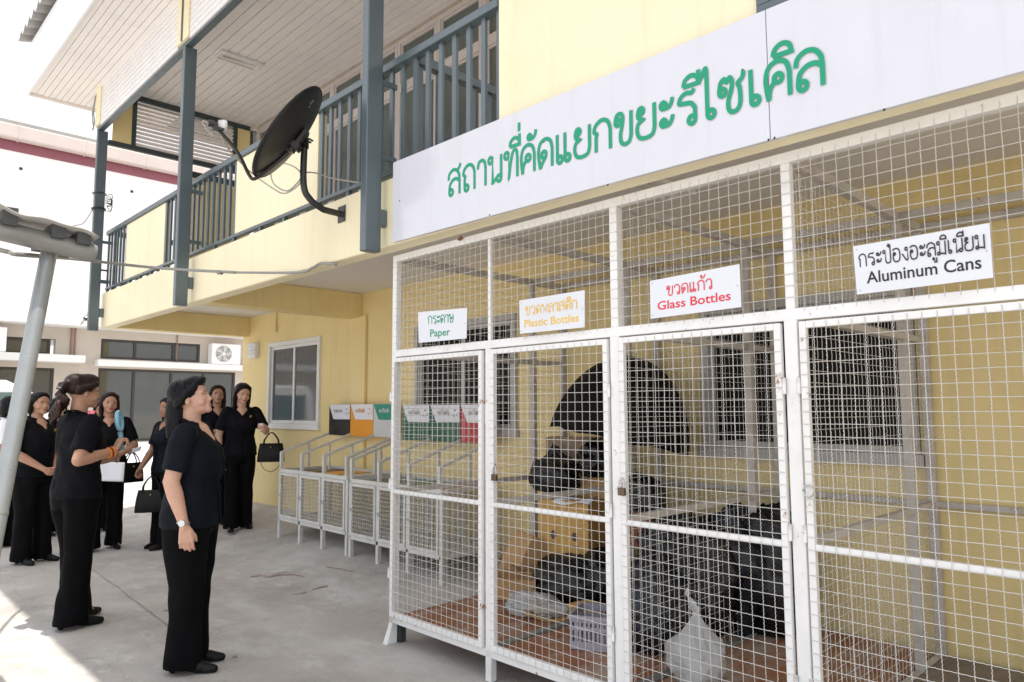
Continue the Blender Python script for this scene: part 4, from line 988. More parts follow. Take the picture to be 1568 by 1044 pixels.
# conduit from the canopy to the building
cd = [PY(-20, 378, 3.99), PY(14, 386, 3.98), PY(36, 390, 3.98)]
e0 = PX(498, 404, XF-.01); pts = cd+[cd[-1].lerp(e0, k) for k in (.25, .5, .75)]+[PX(455, 417, XF-.02), PX(478, 410, XF-.015), PX(492, 403, XF-.012), PX(515, 405, XF-.004)]
pts[3] = PX(120, 397, 1.35); pts[4] = PX(240, 410, 2.0); pts[5] = PX(360, 417, 2.30)
ct = thing('conduit', 'grey conduit strung from the canopy to the balcony slab', 'conduit', tuple(cd[1]))
MB().tube(smoothpts(pts[:6], 8), .0115, 10).build('pipe', cablem, ct, smooth=True)
MB().tube(smoothpts(pts[5:], 8), .009, 10).build('flexible_end', cablem, ct, smooth=True)
MB().tube([PX(334, 417, 2.245), PX(340, 417.5, 2.26)], .016, 10).build('coupling', galvd, ct, smooth=True)
# wires tied to the far column
wt = thing('wire_tangle', 'thin dark wires tied around the farthest column', 'wire', (2.30, 9.4, 3.75))
mb = MB(); cx_, cy2 = 2.345, 9.43
for z in (3.98, 3.80, 3.785): mb.tube([(cx_+.075*math.cos(a*.6283), cy2+.06*math.sin(a*.6283), z+.006*math.sin(a)) for a in range(11)], .006, 6)
for k in range(6):
    a0 = Vector((2.40, 9.39, 3.86+.02*k)); mb.tube(smoothpts([a0, a0+Vector((.05+.02*random.random(), -.02, .04*random.random())), a0+Vector((.06, -.01, -.05-.05*random.random())), a0+Vector((.02, 0, -.1*random.random()-.03))], 5), .004, 6)
mb.tube(smoothpts([(2.29, 9.40, 3.80), PY(128, 341, 9.2), PY(112, 346, 9.0), PY(60, 362, 8.6)], 5), .004, 6)
mb.build('wire', polem, wt)

# ================================================================== FAR BUILDING
YB = 20.0
far = thing('far_building', 'white two storey building with a maroon eave behind the group', 'building', (5, YB, 0))
MB().box(-8, 16, YB-.7, YB+6, 3.42, 7.35).build('upper_wall', wallfar, far)
MB().box(-8, 16, YB-.72, YB-.701, 7.30, 7.62).build('eave_board', maroon, far)
MB().box(-8, 16, YB-1.0, YB-.75, 7.52, 7.84).build('gutter', gutterm, far, bevel=.03)
for i in range(12):
    x = -1+i*1.35; MB().box(x, x+.03, YB-1.006, YB-.75, 7.51, 7.85).build('gutter_bracket', gutterm, far)
MB().box(-8, 16, YB-.95, YB+6, 7.85, 7.93).build('roof_edge', sheet, far)
H_ = [(5.15, 8.62, .62, 2.46), (5.18, 7.62, 2.70, 3.20), (2.0, 4.2, .9, 2.42), (2.0, 4.1, 2.74, 3.12)]
lw = MB()
lw.box(-8, 2.0, YB, YB+.2, -.1, 3.42).box(4.2, 5.15, YB, YB+.2, -.1, 3.42).box(8.62, 16, YB, YB+.2, -.1, 3.42)
lw.box(2.0, 4.2, YB, YB+.2, -.1, .9).box(2.0, 4.2, YB, YB+.2, 2.42, 2.74).box(2.0, 4.2, YB, YB+.2, 3.12, 3.42)
lw.box(5.15, 8.62, YB, YB+.2, 2.46, 2.70).box(5.15, 5.18, YB, YB+.2, 2.7, 3.42).box(7.62, 8.62, YB, YB+.2, 2.70, 3.42).box(5.18, 7.62, YB, YB+.2, 3.20, 3.42).box(5.15, 8.62, YB, YB+.2, -.1, .62)
lw.build('lower_wall', wallbg, far)
box('ledge', ledgem, far, 5.05, 9.2, YB-.30, YB-.002, 2.50, 2.66, .02); box('ledge', ledgem, far, -8, 4.75, YB-.45, YB-.002, 2.55, 2.73, .02)
def farwin(x0, x1, z0, z1, xs, gm):
    f = MB(); t = .06; ya, yb = YB+.02, YB+.10
    f.box(x0, x1, ya, yb, z0, z0+t).box(x0, x1, ya, yb, z1-t, z1)
    ed = [x0]+xs+[x1]
    for i, x in enumerate(ed):
        a = x if i == 0 else (x-t if i == len(ed)-1 else x-t/2); f.box(a, a+t, ya, yb, z0+t, z1-t)
    wo = f.build('window', dkframe, far)
    for a, b in zip(ed[:-1], ed[1:]): MB().box(a+.03, b-.03, YB+.055, YB+.062, z0+.03, z1-.03).build('pane', gm, wo)
farwin(5.15, 8.62, .62, 2.46, [5.98, 6.9, 7.75], glassf); farwin(5.18, 7.62, 2.70, 3.20, [5.98, 6.93], glassf)
farwin(2.0, 4.2, .9, 2.42, [3.1], glassd); farwin(2.0, 4.1, 2.74, 3.12, [3.0], glassd)
MB().box(5.0, 9.5, YB-.55, YB-.28, 0, .30).box(5.0, 9.5, YB-.28, YB, 0, .60).box(5.0, 9.5, YB-.85, YB-.55, 0, .14).build('entrance_steps', ledgem, far, bevel=.01)
for x in (4.52, 4.60): MB().tube([(x, YB-.03, 2.74), (x, YB-.03, 3.42)], .018, 8).build('downpipe', copperp, far, smooth=True)
MB().tube([(7.0, YB-.025, 2.67), (7.0, YB-.025, 3.42)], .014, 8).build('downpipe', copperp, far, smooth=True)
for px, py in ((32, 258), (202, 293)): 
    p = PY(px, py, YB-.71); MB().box(p.x-.03, p.x+.03, YB-.715, YB-.701, p.z-.03, p.z+.03).build('vent_hole', polem, far)
p = PY(128, 488, YB-.72); MB().tube([(p.x, YB-.85, p.z-.02), (p.x+.1, YB-.78, p.z+.08)], .05, 10).build('lamp_head', polem, far)
MB().tube([(p.x, YB-.85, p.z-.02), (p.x-.05, YB-.72, p.z-.14)], .015, 8).build('lamp_arm', cablem, far)
def aircon(name, label, c, rz=0.):
    t = thing(name, label, 'air conditioner', c, rz); M = WM[t.name]
    def T_(v): return M @ Vector(v)
    w, d, h = .80, .30, .56
    mb = MB(); mb.obox(T_((0, 0, h/2)), M.to_3x3() @ Vector((w/2, 0, 0)), M.to_3x3() @ Vector((0, d/2, 0)), Vector((0, 0, h/2))); mb.build('casing', wallfar, t, bevel=.02)
    y = -d/2-.006; cx = -.08
    mb = MB()
    for r in (.06, .11, .16, .21, .235):
        mb.tube([T_((cx+r*math.cos(a*math.pi/16), y, h/2+r*math.sin(a*math.pi/16))) for a in range(33)], .004 if r < .23 else .009, 6, False)
    for k in range(12): a = k*math.pi/6; mb.tube([T_((cx+.03*math.cos(a), y, h/2+.03*math.sin(a))), T_((cx+.235*math.cos(a), y, h/2+.235*math.sin(a)))], .003, 5)
    mb.build('fan_grille', wallfar, t)
    MB().add([T_((cx+.232*math.cos(a*math.pi/16), -d/2-.0015, h/2+.232*math.sin(a*math.pi/16))) for a in range(32)], [tuple(range(32))]).build('fan_opening_shade', mat('fan_shadow', (.22, .22, .22), .7) if 'fan_shadow' not in MATS else MATS['fan_shadow'], t)  # flat grey disc painting the shade behind the grille
    mb = MB()
    for k in range(5):
        a = k*2*math.pi/5; pts = []
        for r_, da in ((.04, -.25), (.12, -.35), (.215, -.15), (.215, .42), (.12, .28), (.04, .3)): pts.append(T_((cx+r_*math.cos(a+da), -d/2-.003, h/2+r_*math.sin(a+da))))
        mb.add(pts, [tuple(range(6))])
    mb.build('fan_blades', mat('fan_blade_grey', (.5, .5, .49), .5) if 'fan_blade_grey' not in MATS else MATS['fan_blade_grey'], t)
    MB().tube([T_((cx, -d/2-.004, h/2)), T_((cx, -d/2-.012, h/2))], .04, 14).build('hub', wallfar, t)
    return t
p = PY(340, 560, YB-.16); aircon('air_conditioner', 'white air conditioner unit on the ledge beside the far windows', (PY(340, 560, YB-.16).x+.05, YB-.17, 2.665))
p = PY(4, 528, YB-.3); aircon('air_conditioner', 'air conditioner unit on the far ledge behind the leaning post', (p.x-.35, YB-.28, 2.735))
# white van parked at the far left
def van(x, y, rz):
    t = thing('van', 'white van parked before the far building', 'van', (x, y, 0), rz); M = WM[t.name]
    prof = [(-2.3, .35), (-2.32, .95), (-2.25, 1.85), (-2.1, 1.98), (.9, 1.98), (1.35, 1.75), (1.85, 1.12), (2.25, .98), (2.35, .6), (2.3, .35)]
    mb = MB(); n = len(prof); hw = .85
    for s in (-hw, hw):
        for px, pz in prof: mb.v.append(M @ Vector((px, s*(1 if pz < 1.1 else .93), pz)))
    mb.f = [tuple(range(n-1, -1, -1)) if False else tuple(range(n)), tuple(range(2*n-1, n-1, -1))]+[(i, n+i, n+(i+1) % n, (i+1) % n) for i in range(n)]
    mb.build('body', vanw, t, bevel=.05)
    for s in (-1, 1):
        for xa, xb in ((-2.05, -1.1), (-1.0, -.05), (.05, 1.0)):
            MB().add([M @ Vector((a, s*hw*(1.0 if z < 1.2 else .955)+s*.004, z)) for a, z in ((xa, 1.16), (xb+(.35 if xb == 1. else 0), 1.16), (xb, 1.75), (xa, 1.75))], [(0, 1, 2, 3)]).build('window', mat('van_glass', (.10, .16, .16), .08) if 'van_glass' not in MATS else MATS['van_glass'], t)
        for xa in (-1.45, 1.45):
            w = MB().tube([M @ Vector((xa, s*.84, .32)), M @ Vector((xa, s*.66, .32))], .32, 24).build('wheel', tyrem, t, smooth=False)
            MB().tube([M @ Vector((xa, s*.85, .32)), M @ Vector((xa, s*.83, .32))], .19, 20).build('rim', steelm, w)
    for s in (-1, 1): MB().obox(M @ Vector((2.3, s*.62, .82)), M.to_3x3() @ Vector((.03, 0, 0)), M.to_3x3() @ Vector((0, .16, 0)), Vector((0, 0, .07))).build('headlight', lampw, t)
pv = PY(20, 640, 17.0); van(pv.x-1.2, 17.0, .05)

# ================================================================== PEOPLE
FH = Vector((math.sin(YAW), math.cos(YAW), 0)); RH = Vector((math.cos(YAW), -math.sin(YAW), 0))
def facing(px, deg):
    v = ray(px, 600); v = Vector((v.x, v.y, 0)).normalized(); p = Vector((v.y, -v.x, 0)); a = math.radians(deg); return -v*math.cos(a)+p*math.sin(a)
def hand(mb, W, d, s, right, curl=(20, 30, 25), scale=1.):
    W, d, s = Vector(W), Vector(d).normalized(), Vector(s); s = (s-d*s.dot(d)).normalized()
    n = s.cross(d) if right else d.cross(s)
    L = [.95, 1.06, 1.0, .8]
    for i in range(4):
        b = W+d*(.086-.004*abs(i-1))+s*(.030-.0195*i)
        mb.cap(W+d*.012+s*(.016-.010*i), b, .0155, .0115, 10)
        a = 0; p = b; rs = .0088
        for j, ln in enumerate((.040, .026, .021)):
            a += math.radians(curl[j]*(1+.12*i)); q = p+(d*math.cos(a)+n*math.sin(a)+s*(.05-.035*i))*ln*L[i]
            mb.cap(p, q, rs, rs-.0008, 8); p = q; rs -= .0008
    b = W+d*.028+s*.028; q = b+(d*.78+s*.40+n*.40).normalized()*.040; mb.cap(W+d*.015+s*.012, b, .016, .0135, 8); mb.cap(b, q, .0125, .0105, 8)
    mb.cap(q, q+(d*.90+s*.10+n*.35).normalized()*.030, .0105, .0085, 8)
def person(label, pos, head_dir, h=1.60, skin=None, hair='bob', hairmat=None, suitmat=None, bulk=1., R=None, Lf=None, look=(0, 0, 0), stance=((.085, .0, 0), (-.085, .03, 0)), hem=.80, vox=.0065, brooch=False, lips=None, top_open=True, earring=False, name='person', shoe_toe=0., flare=1., group='women in black suits in the yard', cat='person', hairlong=0.):
    skin = skin or skinm; hairmat = hairmat or hairb; suitmat = suitmat or suit; lips = lips or lipm
    hd = Vector(head_dir).normalized(); rz = math.atan2(-hd.x, hd.y); s = h/1.60
    pos = Vector((pos.x, pos.y, gz(pos.x, pos.y)))
    t = thing(name, label, cat, tuple(pos), rz, group)
    S = Matrix.Scale(s, 4); B = bulk
    R = R or dict(e=(.215, -.02, 1.03), w=(.225, .05, .80), d=(0, .1, -1), s=(-.2, 1, 0), c=(14, 22, 18))
    Lf = Lf or dict(e=(-.215, -.02, 1.03), w=(-.225, .05, .80), d=(0, .1, -1), s=(.2, 1, 0), c=(14, 22, 18))
    Hm = Matrix.Translation((0, .012, 1.383)) @ Matrix.Rotation(math.radians(look[0]), 4, 'Z') @ Matrix.Rotation(math.radians(look[1]), 4, 'X') @ Matrix.Rotation(math.radians(look[2]), 4, 'Y')
    R3 = Hm.to_3x3()
    def hp(x, y, z): return Hm @ Vector((x, y, z))
    # --- skin: head, neck, arms, hands over a slim core and legs: one surface
    b = MB()
    b.ell(hp(0, -.012, .125), (.073, .090, .085), R3, 20, 14); b.ell(hp(0, .022, .085), (.060, .064, .080), R3, 20, 14); b.ell(hp(0, .030, .037), (.047, .050, .036), R3, 16, 10)
    b.ell(hp(0, .066, .019), (.025, .021, .019), R3); b.ell(hp(0, .076, .043), (.026, .013, .018), R3); b.ell(hp(0, .034, .135), (.057, .046, .048), R3)
    for sx in (-1, 1):
        b.ell(hp(sx*.036, .050, .066), .0245, R3); b.ell(hp(sx*.0105, .087, .069), (.0075, .009, .0065), R3, 10, 7)
        b.ell(hp(sx*.074, -.010, .086), (.0075, .015, .026), R3 @ Matrix.Rotation(.25*sx, 3, 'Z'), 12, 8); b.ell(hp(sx*.030, .068, .122), (.022, .012, .009), R3, 10, 7)
    b.cap(hp(0, .078, .108), hp(0, .0935, .0735), .0065, .0100, 10)
    b.cap((0, -.018, 1.24), hp(0, -.018, .05), .055, .049, 16); b.ell((0, .022, 1.285), (.050, .056, .066)); b.chain([(0, .04, 1.30), (0, .085*B, 1.245)], [.042, .020])
    b.chain([(0, 0, .86), (0, 0, 1.05), (0, 0, 1.26)], [.09, .085, .09]); b.chain([(.14, 0, 1.262), (0, -.005, 1.275), (-.14, 0, 1.262)], [.034, .05, .034])
    for A, sg in ((R, 1), (Lf, -1)):
        sh = Vector((sg*.158*(.6+.4*B), 0, 1.292)); e, w = Vector(A['e']), Vector(A['w'])
        b.chain([sh, sh.lerp(e, .5), e], [.046*B**.5, .044*B**.5, .0385*B**.5]); m_ = e.lerp(w, .3); b.chain([e, m_, e.lerp(w, .8), w], [.0385*B**.5, .040*B**.5, .0285, .0245])
        hand(b, w, A['d'], A['s'], sg > 0, A['c'])
    for (fx, fy, fr), sg in zip(stance, (1, -1)): b.chain([(sg*.08, 0, .86), (fx, fy*.6+.01, .45), (fx, fy-.02, .09), (fx, fy+.05, .045)], [.07, .045, .032, .03])
    link('body', remesh(b, vox, 3, .45, M=S), skin, t)
    # --- face details
    SM = S
    def fin(mb, nm, m, par=None):
        return link(nm, mb.mesh(nm, SM, True), m, par or t)
    for sx in (-1, 1):
        eo = fin(MB().ell(hp(sx*.0300, .0725, .1040), (.0130, .0062, .0046), R3, 12, 8), 'eye', eyew)
        fin(MB().ell(hp(sx*.0300, .0765, .1038), (.0046, .0028, .0044), R3, 10, 7), 'iris', eyed, eo)
        fin(MB().tube([hp(sx*.0165, .0770, .1060), hp(sx*.026, .0790, .1088), hp(sx*.037, .0755, .1080), hp(sx*.0455, .0670, .1050)], [.0012, .0019, .0019, .0014], 6), 'lash', hairb, eo)
        fin(MB().tube([hp(sx*.014, .0800, .1215), hp(sx*.028, .0778, .1255), hp(sx*.046, .0655, .1225)], [.0018, .0024, .0012], 6), 'brow', hairb)
    lp = MB(); lp.ell(hp(0, .0842, .0468), (.0195, .0055, .0040), R3, 14, 8); lp.ell(hp(0, .0838, .0392), (.0165, .0058, .0048), R3, 14, 8); fin(lp, 'lips', lips)
    if earring:
        er = MB(); er.ell(hp(.078, -.002, .055), .005, None, 8, 6); fin(er, 'earring', gold)
    # --- hair
    g = MB(); g.ell(hp(0, -.020, .136), (.081, .090, .084), R3, 20, 14)
    if hair in ('bob', 'long', 'short'):
        lo = {'bob': -.035, 'long': -.11, 'short': .02}[hair]-hairlong
        for sx in (-1, 1):
            g.chain([hp(sx*.058, .026, .168), hp(sx*.078, -.004, .115), hp(sx*.080, -.014, .03), hp(sx*.070, -.006, lo)], [.024, .016, .020, .015])
            g.chain([hp(sx*.012, .050, .190), hp(sx*.045, .050, .172), hp(sx*.071, .026, .135)], [.018, .015, .010])
        g.ell(hp(0, -.055, .07), (.080, .058, .115), R3, 16, 12); g.ell(hp(0, -.058, (lo+.05)/2), (.074, .048, .05+(.05-lo)/2), R3, 16, 12); g.ell(hp(0, .010, .190), (.062, .062, .030), R3)
    elif hair == 'half':
        g.ell(hp(0, .022, .192), (.062, .060, .034), R3); g.ell(hp(.012, .058, .186), (.050, .036, .026), R3); g.ell(hp(0, -.070, .145), (.080, .060, .078), R3, 16, 12); g.ell(hp(.02, .082, .194), (.032, .018, .014), R3)
        for sx in (-1, 1): g.chain([hp(sx*.062, .042, .160), hp(sx*.078, -.004, .132), hp(sx*.074, -.060, .085)], [.020, .019, .028])
        g.chain([hp(0, -.085, .11), hp(.01, -.115, .02), hp(.02, -.120, -.055), hp(.03, -.105, -.09)], [.056, .056, .05, .032])
        for k in range(5): g.chain([hp(-.04+.02*k, -.10, .06), hp(-.035+.02*k, -.140, -.02), hp(-.03+.022*k, -.150+.02*(k % 2), -.075+.02*(k % 2))], [.022, .025, .018], 10)
    elif hair == 'updo':
        g.ell(hp(0, .015, .185), (.070, .070, .040), R3); g.ell(hp(0, -.060, .155), (.074, .066, .066), R3, 16, 12); g.ell(hp(0, .052, .165), (.060, .032, .030), R3)
        for sx in (-1, 1): g.chain([hp(sx*.060, .045, .155), hp(sx*.079, .0, .135), hp(sx*.070, -.055, .11)], [.021, .020, .030])
        for k in range(9):
            a = k*1.1; g.chain([hp(.035*math.cos(a), -.115+.012*math.sin(a), .15-.018*k), hp(.030*math.cos(a+.9), -.128+.02*math.sin(a+.9), .135-.020*k), hp(.022*math.cos(a+1.8), -.135, .115-.022*k)], [.024, .021, .016], 10)
        for k in range(4):
            pts = [hp(.022*(k-1.5)+.018*math.cos(j*1.0+k), -.130+.016*math.sin(j*1.0+k)-.006*j, .06-.024*j) for j in range(8)]; g.chain(pts, [.019-.0014*j for j in range(8)], 8)
    ho = link('hair', remesh(g, .0062, 3, .45, M=S), hairmat, t)
    ss = MB(); rnd = random.Random(int(pos.x*1000))
    for k in range(46 if vox < .006 else 16):     # loose strands lying over the hair
        a_ = rnd.uniform(-2.6, 2.6); u0 = rnd.uniform(.15, .9)
        rr_ = .084+rnd.uniform(0, .006); st_ = []
        for q_ in range(5):
            ph = u0+q_*.28; st_.append(hp(rr_*math.sin(a_)*math.sin(ph)*1.0, -.022-(rr_+.006)*math.cos(a_)*math.sin(ph), .134+(rr_+.002)*math.cos(ph)))
        ss.tube(smoothpts(st_, 3), .0011, 4)
    link('loose_strands', ss.mesh('loose_strands', S, True), hairmat, ho, kind='stuff')
    if hair == 'updo':
        c = MB()
        for k in range(5): c.chain([hp(-.05+.025*k, -.095, .165), hp(-.045+.022*k, -.135, .150), hp(-.035+.018*k, -.150, .115)], [.006, .007, .005], 8)
        fin(c, 'hair_clip', polem)
    # --- jacket
    j = MB()
    hw = [(hem, .182*B, .138*B, .0), (hem+.01, .186*B, .140*B, 0), (.90, .178*B, .130*B, .0), (1.01, .152*B, .116*B, .005), (1.13, .166*B, .136*B, .016), (1.21, .170*B, .122*B, .008), (1.275, .172, .092*B**.5, -.002), (1.315, .135, .070, -.012), (1.342, .082, .060, -.016), (1.358, .066, .056, -.018)]
    j.loft([((0, cy, z), rx, ry) for z, rx, ry, cy in hw], 36)
    for v in j.v:
        if v.z > 1.24: v.z -= min(1, (v.z-1.24)/.10)*.42*max(0, v.y+.02)*max(0, 1-abs(v.x)/.10)
    for A, sg in ((R, 1), (Lf, -1)):
        sh = Vector((sg*.150*(.6+.4*B), -.002, 1.285)); e = Vector(A['e']); d = (e-sh)
        j.ell(sh, .060*B**.5); q = sh+d*.80
        j.tube([sh, sh+d*.4, q-d*.02, q], [.064*B**.5, .065*B**.5, .063*B**.5, .061*B**.5], 20)
    for z, sx in ((1.13, 1), (1.13, -1)): j.ell((sx*.070, .085*B, z), (.062, .060, .058))
    jm = remesh(j, .0095, 3, .5, M=S)
    folds(jm, lambda x, y, z: s*(1 if z/s < 1.25 else .4)*(.006*noise.noise(Vector((x/s*9, y/s*9, z/s*14+pos.x)))+.004*noise.noise(Vector((x/s*18+3, y/s*18, z/s*8)))))
    link('jacket', jm, suitmat, t)
    for sx in (-1, 1):
        link('lapel', MB().tube(smoothpts([(0, -.070, 1.362), (sx*.052, -.050, 1.362), (sx*.068, .004, 1.335), (sx*.052, .058, 1.285), (sx*.024, .104*B, 1.22), (sx*.004, .140*B, 1.15)], 5), [.014]*5+[.018]*5+[.024]*5+[.030]*5+[.024]*5+[.010], 10, True, .38).mesh('lapel', S, True), suitmat, t)
    link('front_seam', MB().tube([(.006, .140*B, 1.15), (.007, .153*B, 1.10), (.007, .128*B, 1.01), (.008, .134*B, .92), (.010, .143*B, hem+.005)], .006, 6, True, .5).mesh('front_seam', S, True), suitmat, t)
    for zb_, yb_ in ((1.08, .150), (.98, .136)): link('button', MB().tube([(.0, yb_*B, zb_), (.0, yb_*B+.004, zb_)], .009, 10).mesh('button', S, True), suitmat, t)
    if brooch:
        br = MB(); br.ell((-.085, .118*B, 1.235), (.010, .005, .009), None, 10, 6); br.ell((-.078, .120*B, 1.226), (.006, .004, .008), None, 8, 5); fin(br, 'brooch', gold)
    # --- trousers
    q = MB(); q.loft([((0, -.005, z), rx*B, ry*B) for z, rx, ry in ((.74, .165, .120), (.80, .172, .128), (.88, .170, .124), (.97, .150, .112))], 32)
    for (fx, fy, fr), sg in zip(stance, (1, -1)):
        q.loft([((fx, fy-.005, .028), .080*flare, .098*flare), ((fx, fy-.006, .05), .080*flare, .097*flare), ((fx, fy*.75+.0, .28), .073*flare, .086), ((fx*.98, fy*.5+.006, .46), .074*B, .084*B), ((sg*.083, fy*.2, .66), .086*B, .102*B), ((sg*.082, 0, .80), .090*B, .118*B)], 24)
    qm = remesh(q, .0105, 4, .5, M=S)
    folds(qm, lambda x, y, z: s*(.007*noise.noise(Vector((x/s*14, y/s*14, z/s*5+pos.y)))+.005*noise.noise(Vector((x/s*10+5, y/s*10, z/s*12)))))
    link('trousers', qm, trous, t)
    # --- shoes
    for (fx, fy, fr), sg in zip(stance, (1, -1)):
        sh = MB(); a = math.radians(fr); dx, dy = -math.sin(a), math.cos(a)
        def f(u, v, z): return (fx+dx*(u+.028)+dy*v, fy+dy*(u+.028)-dx*v, z)
        sh.chain([f(-.075, 0, .050), f(.0, 0, .044), f(.07, 0, .030), f(.135, 0, .022)], [.030, .033, .034, .022], 14); sh.cap(f(-.085, 0, .018), f(-.08, 0, .04), .020, .024, 12); sh.ell(f(.10, 0, .022), (.036, .036, .02))
        sm = remesh(sh, .006, 3, .5, M=S)
        cz_ = np.empty(len(sm.vertices)*3); sm.vertices.foreach_get('co', cz_); cz_ = cz_.reshape(-1, 3); cz_[:, 2] = np.maximum(cz_[:, 2], .004); sm.vertices.foreach_set('co', cz_.ravel()); sm.update()
        link('shoe', sm, leath, t)
    WMp = WM[t.name]
    return t, (lambda p: WMp @ (S @ Vector(p)))
def handbag(label, top, hd, w=.30, d=.13, h=.22, strap=.13, m=leath, cloth=None):
    """bag hanging from the point top; hd = horizontal direction of its long side"""
    hd = Vector(hd).normalized(); sd = Vector((-hd.y, hd.x, 0)); top = Vector(top)
    t = thing('handbag', label, 'handbag', (top.x, top.y, top.z-strap-h), 0, 'handbags carried by the women')
    c = Vector((top.x, top.y, top.z-strap-h)); b = MB(); n = 5
    secs = [(0, 1.0, 1.0), (.03, 1.03, 1.05), (.5, .98, .95), (.85, .90, .6), (1., .86, .35)]
    K = 20
    for u, kw, kd in secs:
        for k in range(K):
            a = 2*math.pi*k/K; ca, sa = math.cos(a), math.sin(a); e = .45
            b.v.append(c+hd*(w/2*kw*math.copysign(abs(ca)**e, ca))+sd*(d/2*kd*math.copysign(abs(sa)**e, sa))+Vector((0, 0, u*h)))
    b.f.append(tuple(range(K-1, -1, -1)))
    for i in range(len(secs)-1): b.f += [(i*K+k, i*K+(k+1) % K, (i+1)*K+(k+1) % K, (i+1)*K+k) for k in range(K)]
    b.f.append(tuple((len(secs)-1)*K+k for k in range(K)))
    b.build('bag_body', m, t, auto=50)
    for s in (-1, 1):
        z0 = c+Vector((0, 0, h*.82))+sd*(s*d*.26)
        MB().tube(smoothpts([z0-hd*w*.27, z0-hd*w*.25+Vector((0, 0, strap*.7)), Vector((c.x, c.y, top.z+.008))+sd*s*.01, z0+hd*w*.25+Vector((0, 0, strap*.7)), z0+hd*w*.27], 6), .006, 8).build('handle', m, t, smooth=True)
    MB().ell(c+sd*(-d*.42)+Vector((0, 0, h*.80)), (.009, .009, .009), None, 8, 6).build('clasp', gold, t)
    return t
def sheet_of_paper(label, c, u, v):
    c, u, v = Vector(c), Vector(u), Vector(v); n = u.cross(v).normalized(); mb = MB(); N = 8
    for i in range(N+1):
        for j in range(N+1): a, b_ = i/N-.5, j/N-.5; mb.v.append(c+u*a+v*b_+n*(.012*math.cos(a*3.0)+.005*b_))
    for i in range(N):
        for j in range(N): k = i*(N+1)+j; mb.f.append((k, k+1, k+N+2, k+N+1))
    o = mb.build('paper_sheet', paperm, None, smooth=True, label=label, cat='paper'); o.modifiers.new('t', 'SOLIDIFY').thickness = .001; return o

# 1 woman in the foreground, in profile, looking up at the sign
hd1 = facing(290, 74)
w1, L1 = person('stout woman in a dark suit with half up hair looking up at the sign', PZ(284, 1023), hd1, 1.585, skinm, 'half', hairb, suitn, 1.13,
    R=dict(e=(.225, -.045, 1.035), w=(.235, .035, .80), d=(-.05, .12, -1), s=(-.25, 1, .1), c=(22, 30, 26)), Lf=dict(e=(-.225, -.03, 1.03), w=(-.22, .05, .80), d=(0, .1, -1), s=(.2, 1, 0), c=(16, 24, 20)),
    look=(-2, 15, 0), stance=((.08, .012, -6), (-.08, .005, 4)), hem=.775, vox=.0052, flare=1.02, lips=lipm)
wc = L1((.235, .028, .822)); wa = MB(); 
for k in range(1): wa.tube([wc+Vector((.030*s_*math.cos(a*.3927)*1.0, 0, 0))*0+Vector((math.cos(a*.3927)*.0305, math.sin(a*.3927)*.0305, .006*math.sin(a*.3927))) for s_ in (1,) for a in range(17)], .0042, 8, False)
wa.build('watch_band', steelm, w1, smooth=True)
sd1 = Vector((hd1.y, -hd1.x, 0)).normalized(); MB().tube([wc+sd1*.026, wc+sd1*.037], .0155, 18).build('watch_face', platew, w1, auto=40)
MB().tube([wc+sd1*.024, wc+sd1*.035], .0175, 18).build('watch_case', steelm, w1, auto=40)
# 2 woman with updo holding a blue hand fan
hd2 = facing(105, 116)
w2_, L2 = person('woman with curly brown updo seen from behind holding a blue hand fan', PZ(106, 957), hd2, 1.645, skint, 'updo', hairr, suit, 1.0,
    R=dict(e=(.235, -.115, 1.055), w=(.205, .125, 1.10), d=(-.05, .45, .85), s=(-.9, .2, .2), c=(55, 60, 40)), Lf=dict(e=(-.21, .03, 1.03), w=(-.10, .20, 1.02), d=(.4, .6, .3), s=(.3, -.2, 1), c=(30, 40, 30)),
    look=(-8, -3, 0), stance=((.085, -.03, -16), (-.085, .08, 10)), hem=.80, vox=.0055, flare=1.08, earring=True)
hc = L2((.185, .175, 1.175)); ft = thing('hand_fan', 'light blue portable fan in the hand of the woman with updo', 'fan', tuple(hc-Vector((0, 0, .07))))
upv = (Vector((0, 0, 1))-RH*.16).normalized(); fc = hc+upv*.125; fn = (RH*.85+FH*.2).normalized(); fs = upv.cross(fn).normalized()
MB().tube([hc-upv*.075, hc+upv*.05], [.014, .016], 14).build('handle', fanblue, ft, smooth=True)
mb = MB(); mb.tube([fc+fs*(.052*math.cos(a*math.pi/14))+upv*(.062*math.sin(a*math.pi/14)) for a in range(29)], .010, 10, False, 1.6); mb.build('ring', fanblue, ft, smooth=True)
mb = MB()
for k in range(10): a = k*math.pi/10; mb.tube([fc+fs*(.05*math.cos(a))+upv*(.06*math.sin(a)), fc-fs*(.05*math.cos(a))-upv*(.06*math.sin(a))], .0018, 5)
mb.tube([fc-fn*.008, fc+fn*.008], .016, 12).build('grille', fanblue, ft)
wr = L2((.207, .108, 1.095)); dr = (L2((.205, .125, 1.10))-L2((.235, -.115, 1.055))).normalized(); aa = dr.cross(Vector((0, 0, 1))).normalized(); bb_ = aa.cross(dr)
for k, m_ in ((0, orangeb), (-.014, mat('bead_red', (.25, .02, .02), .4)), (-.026, orangeb)):
    mb = MB()
    for a in range(14): an = a*2*math.pi/14; mb.ell(wr+dr*k+aa*(.031*math.cos(an))+bb_*(.031*math.sin(an)), .0068, None, 8, 6)
    mb.build('bead_bracelet', m_, w2_, smooth=True)
mb = MB(); sh2 = L2((.085, .13, 0)); mb.box(0, 0, 0, 0, 0, 0)
for fx, fy in ((.085, .035), (-.085, .145)):
    p = L2((fx, fy+.03, .052)); mb.obox(p, hd2.normalized()*.012, Vector((hd2.y, -hd2.x, 0)).normalized()*.018, Vector((0, 0, .004)))
mb.build('shoe_buckle', gold, w2_)
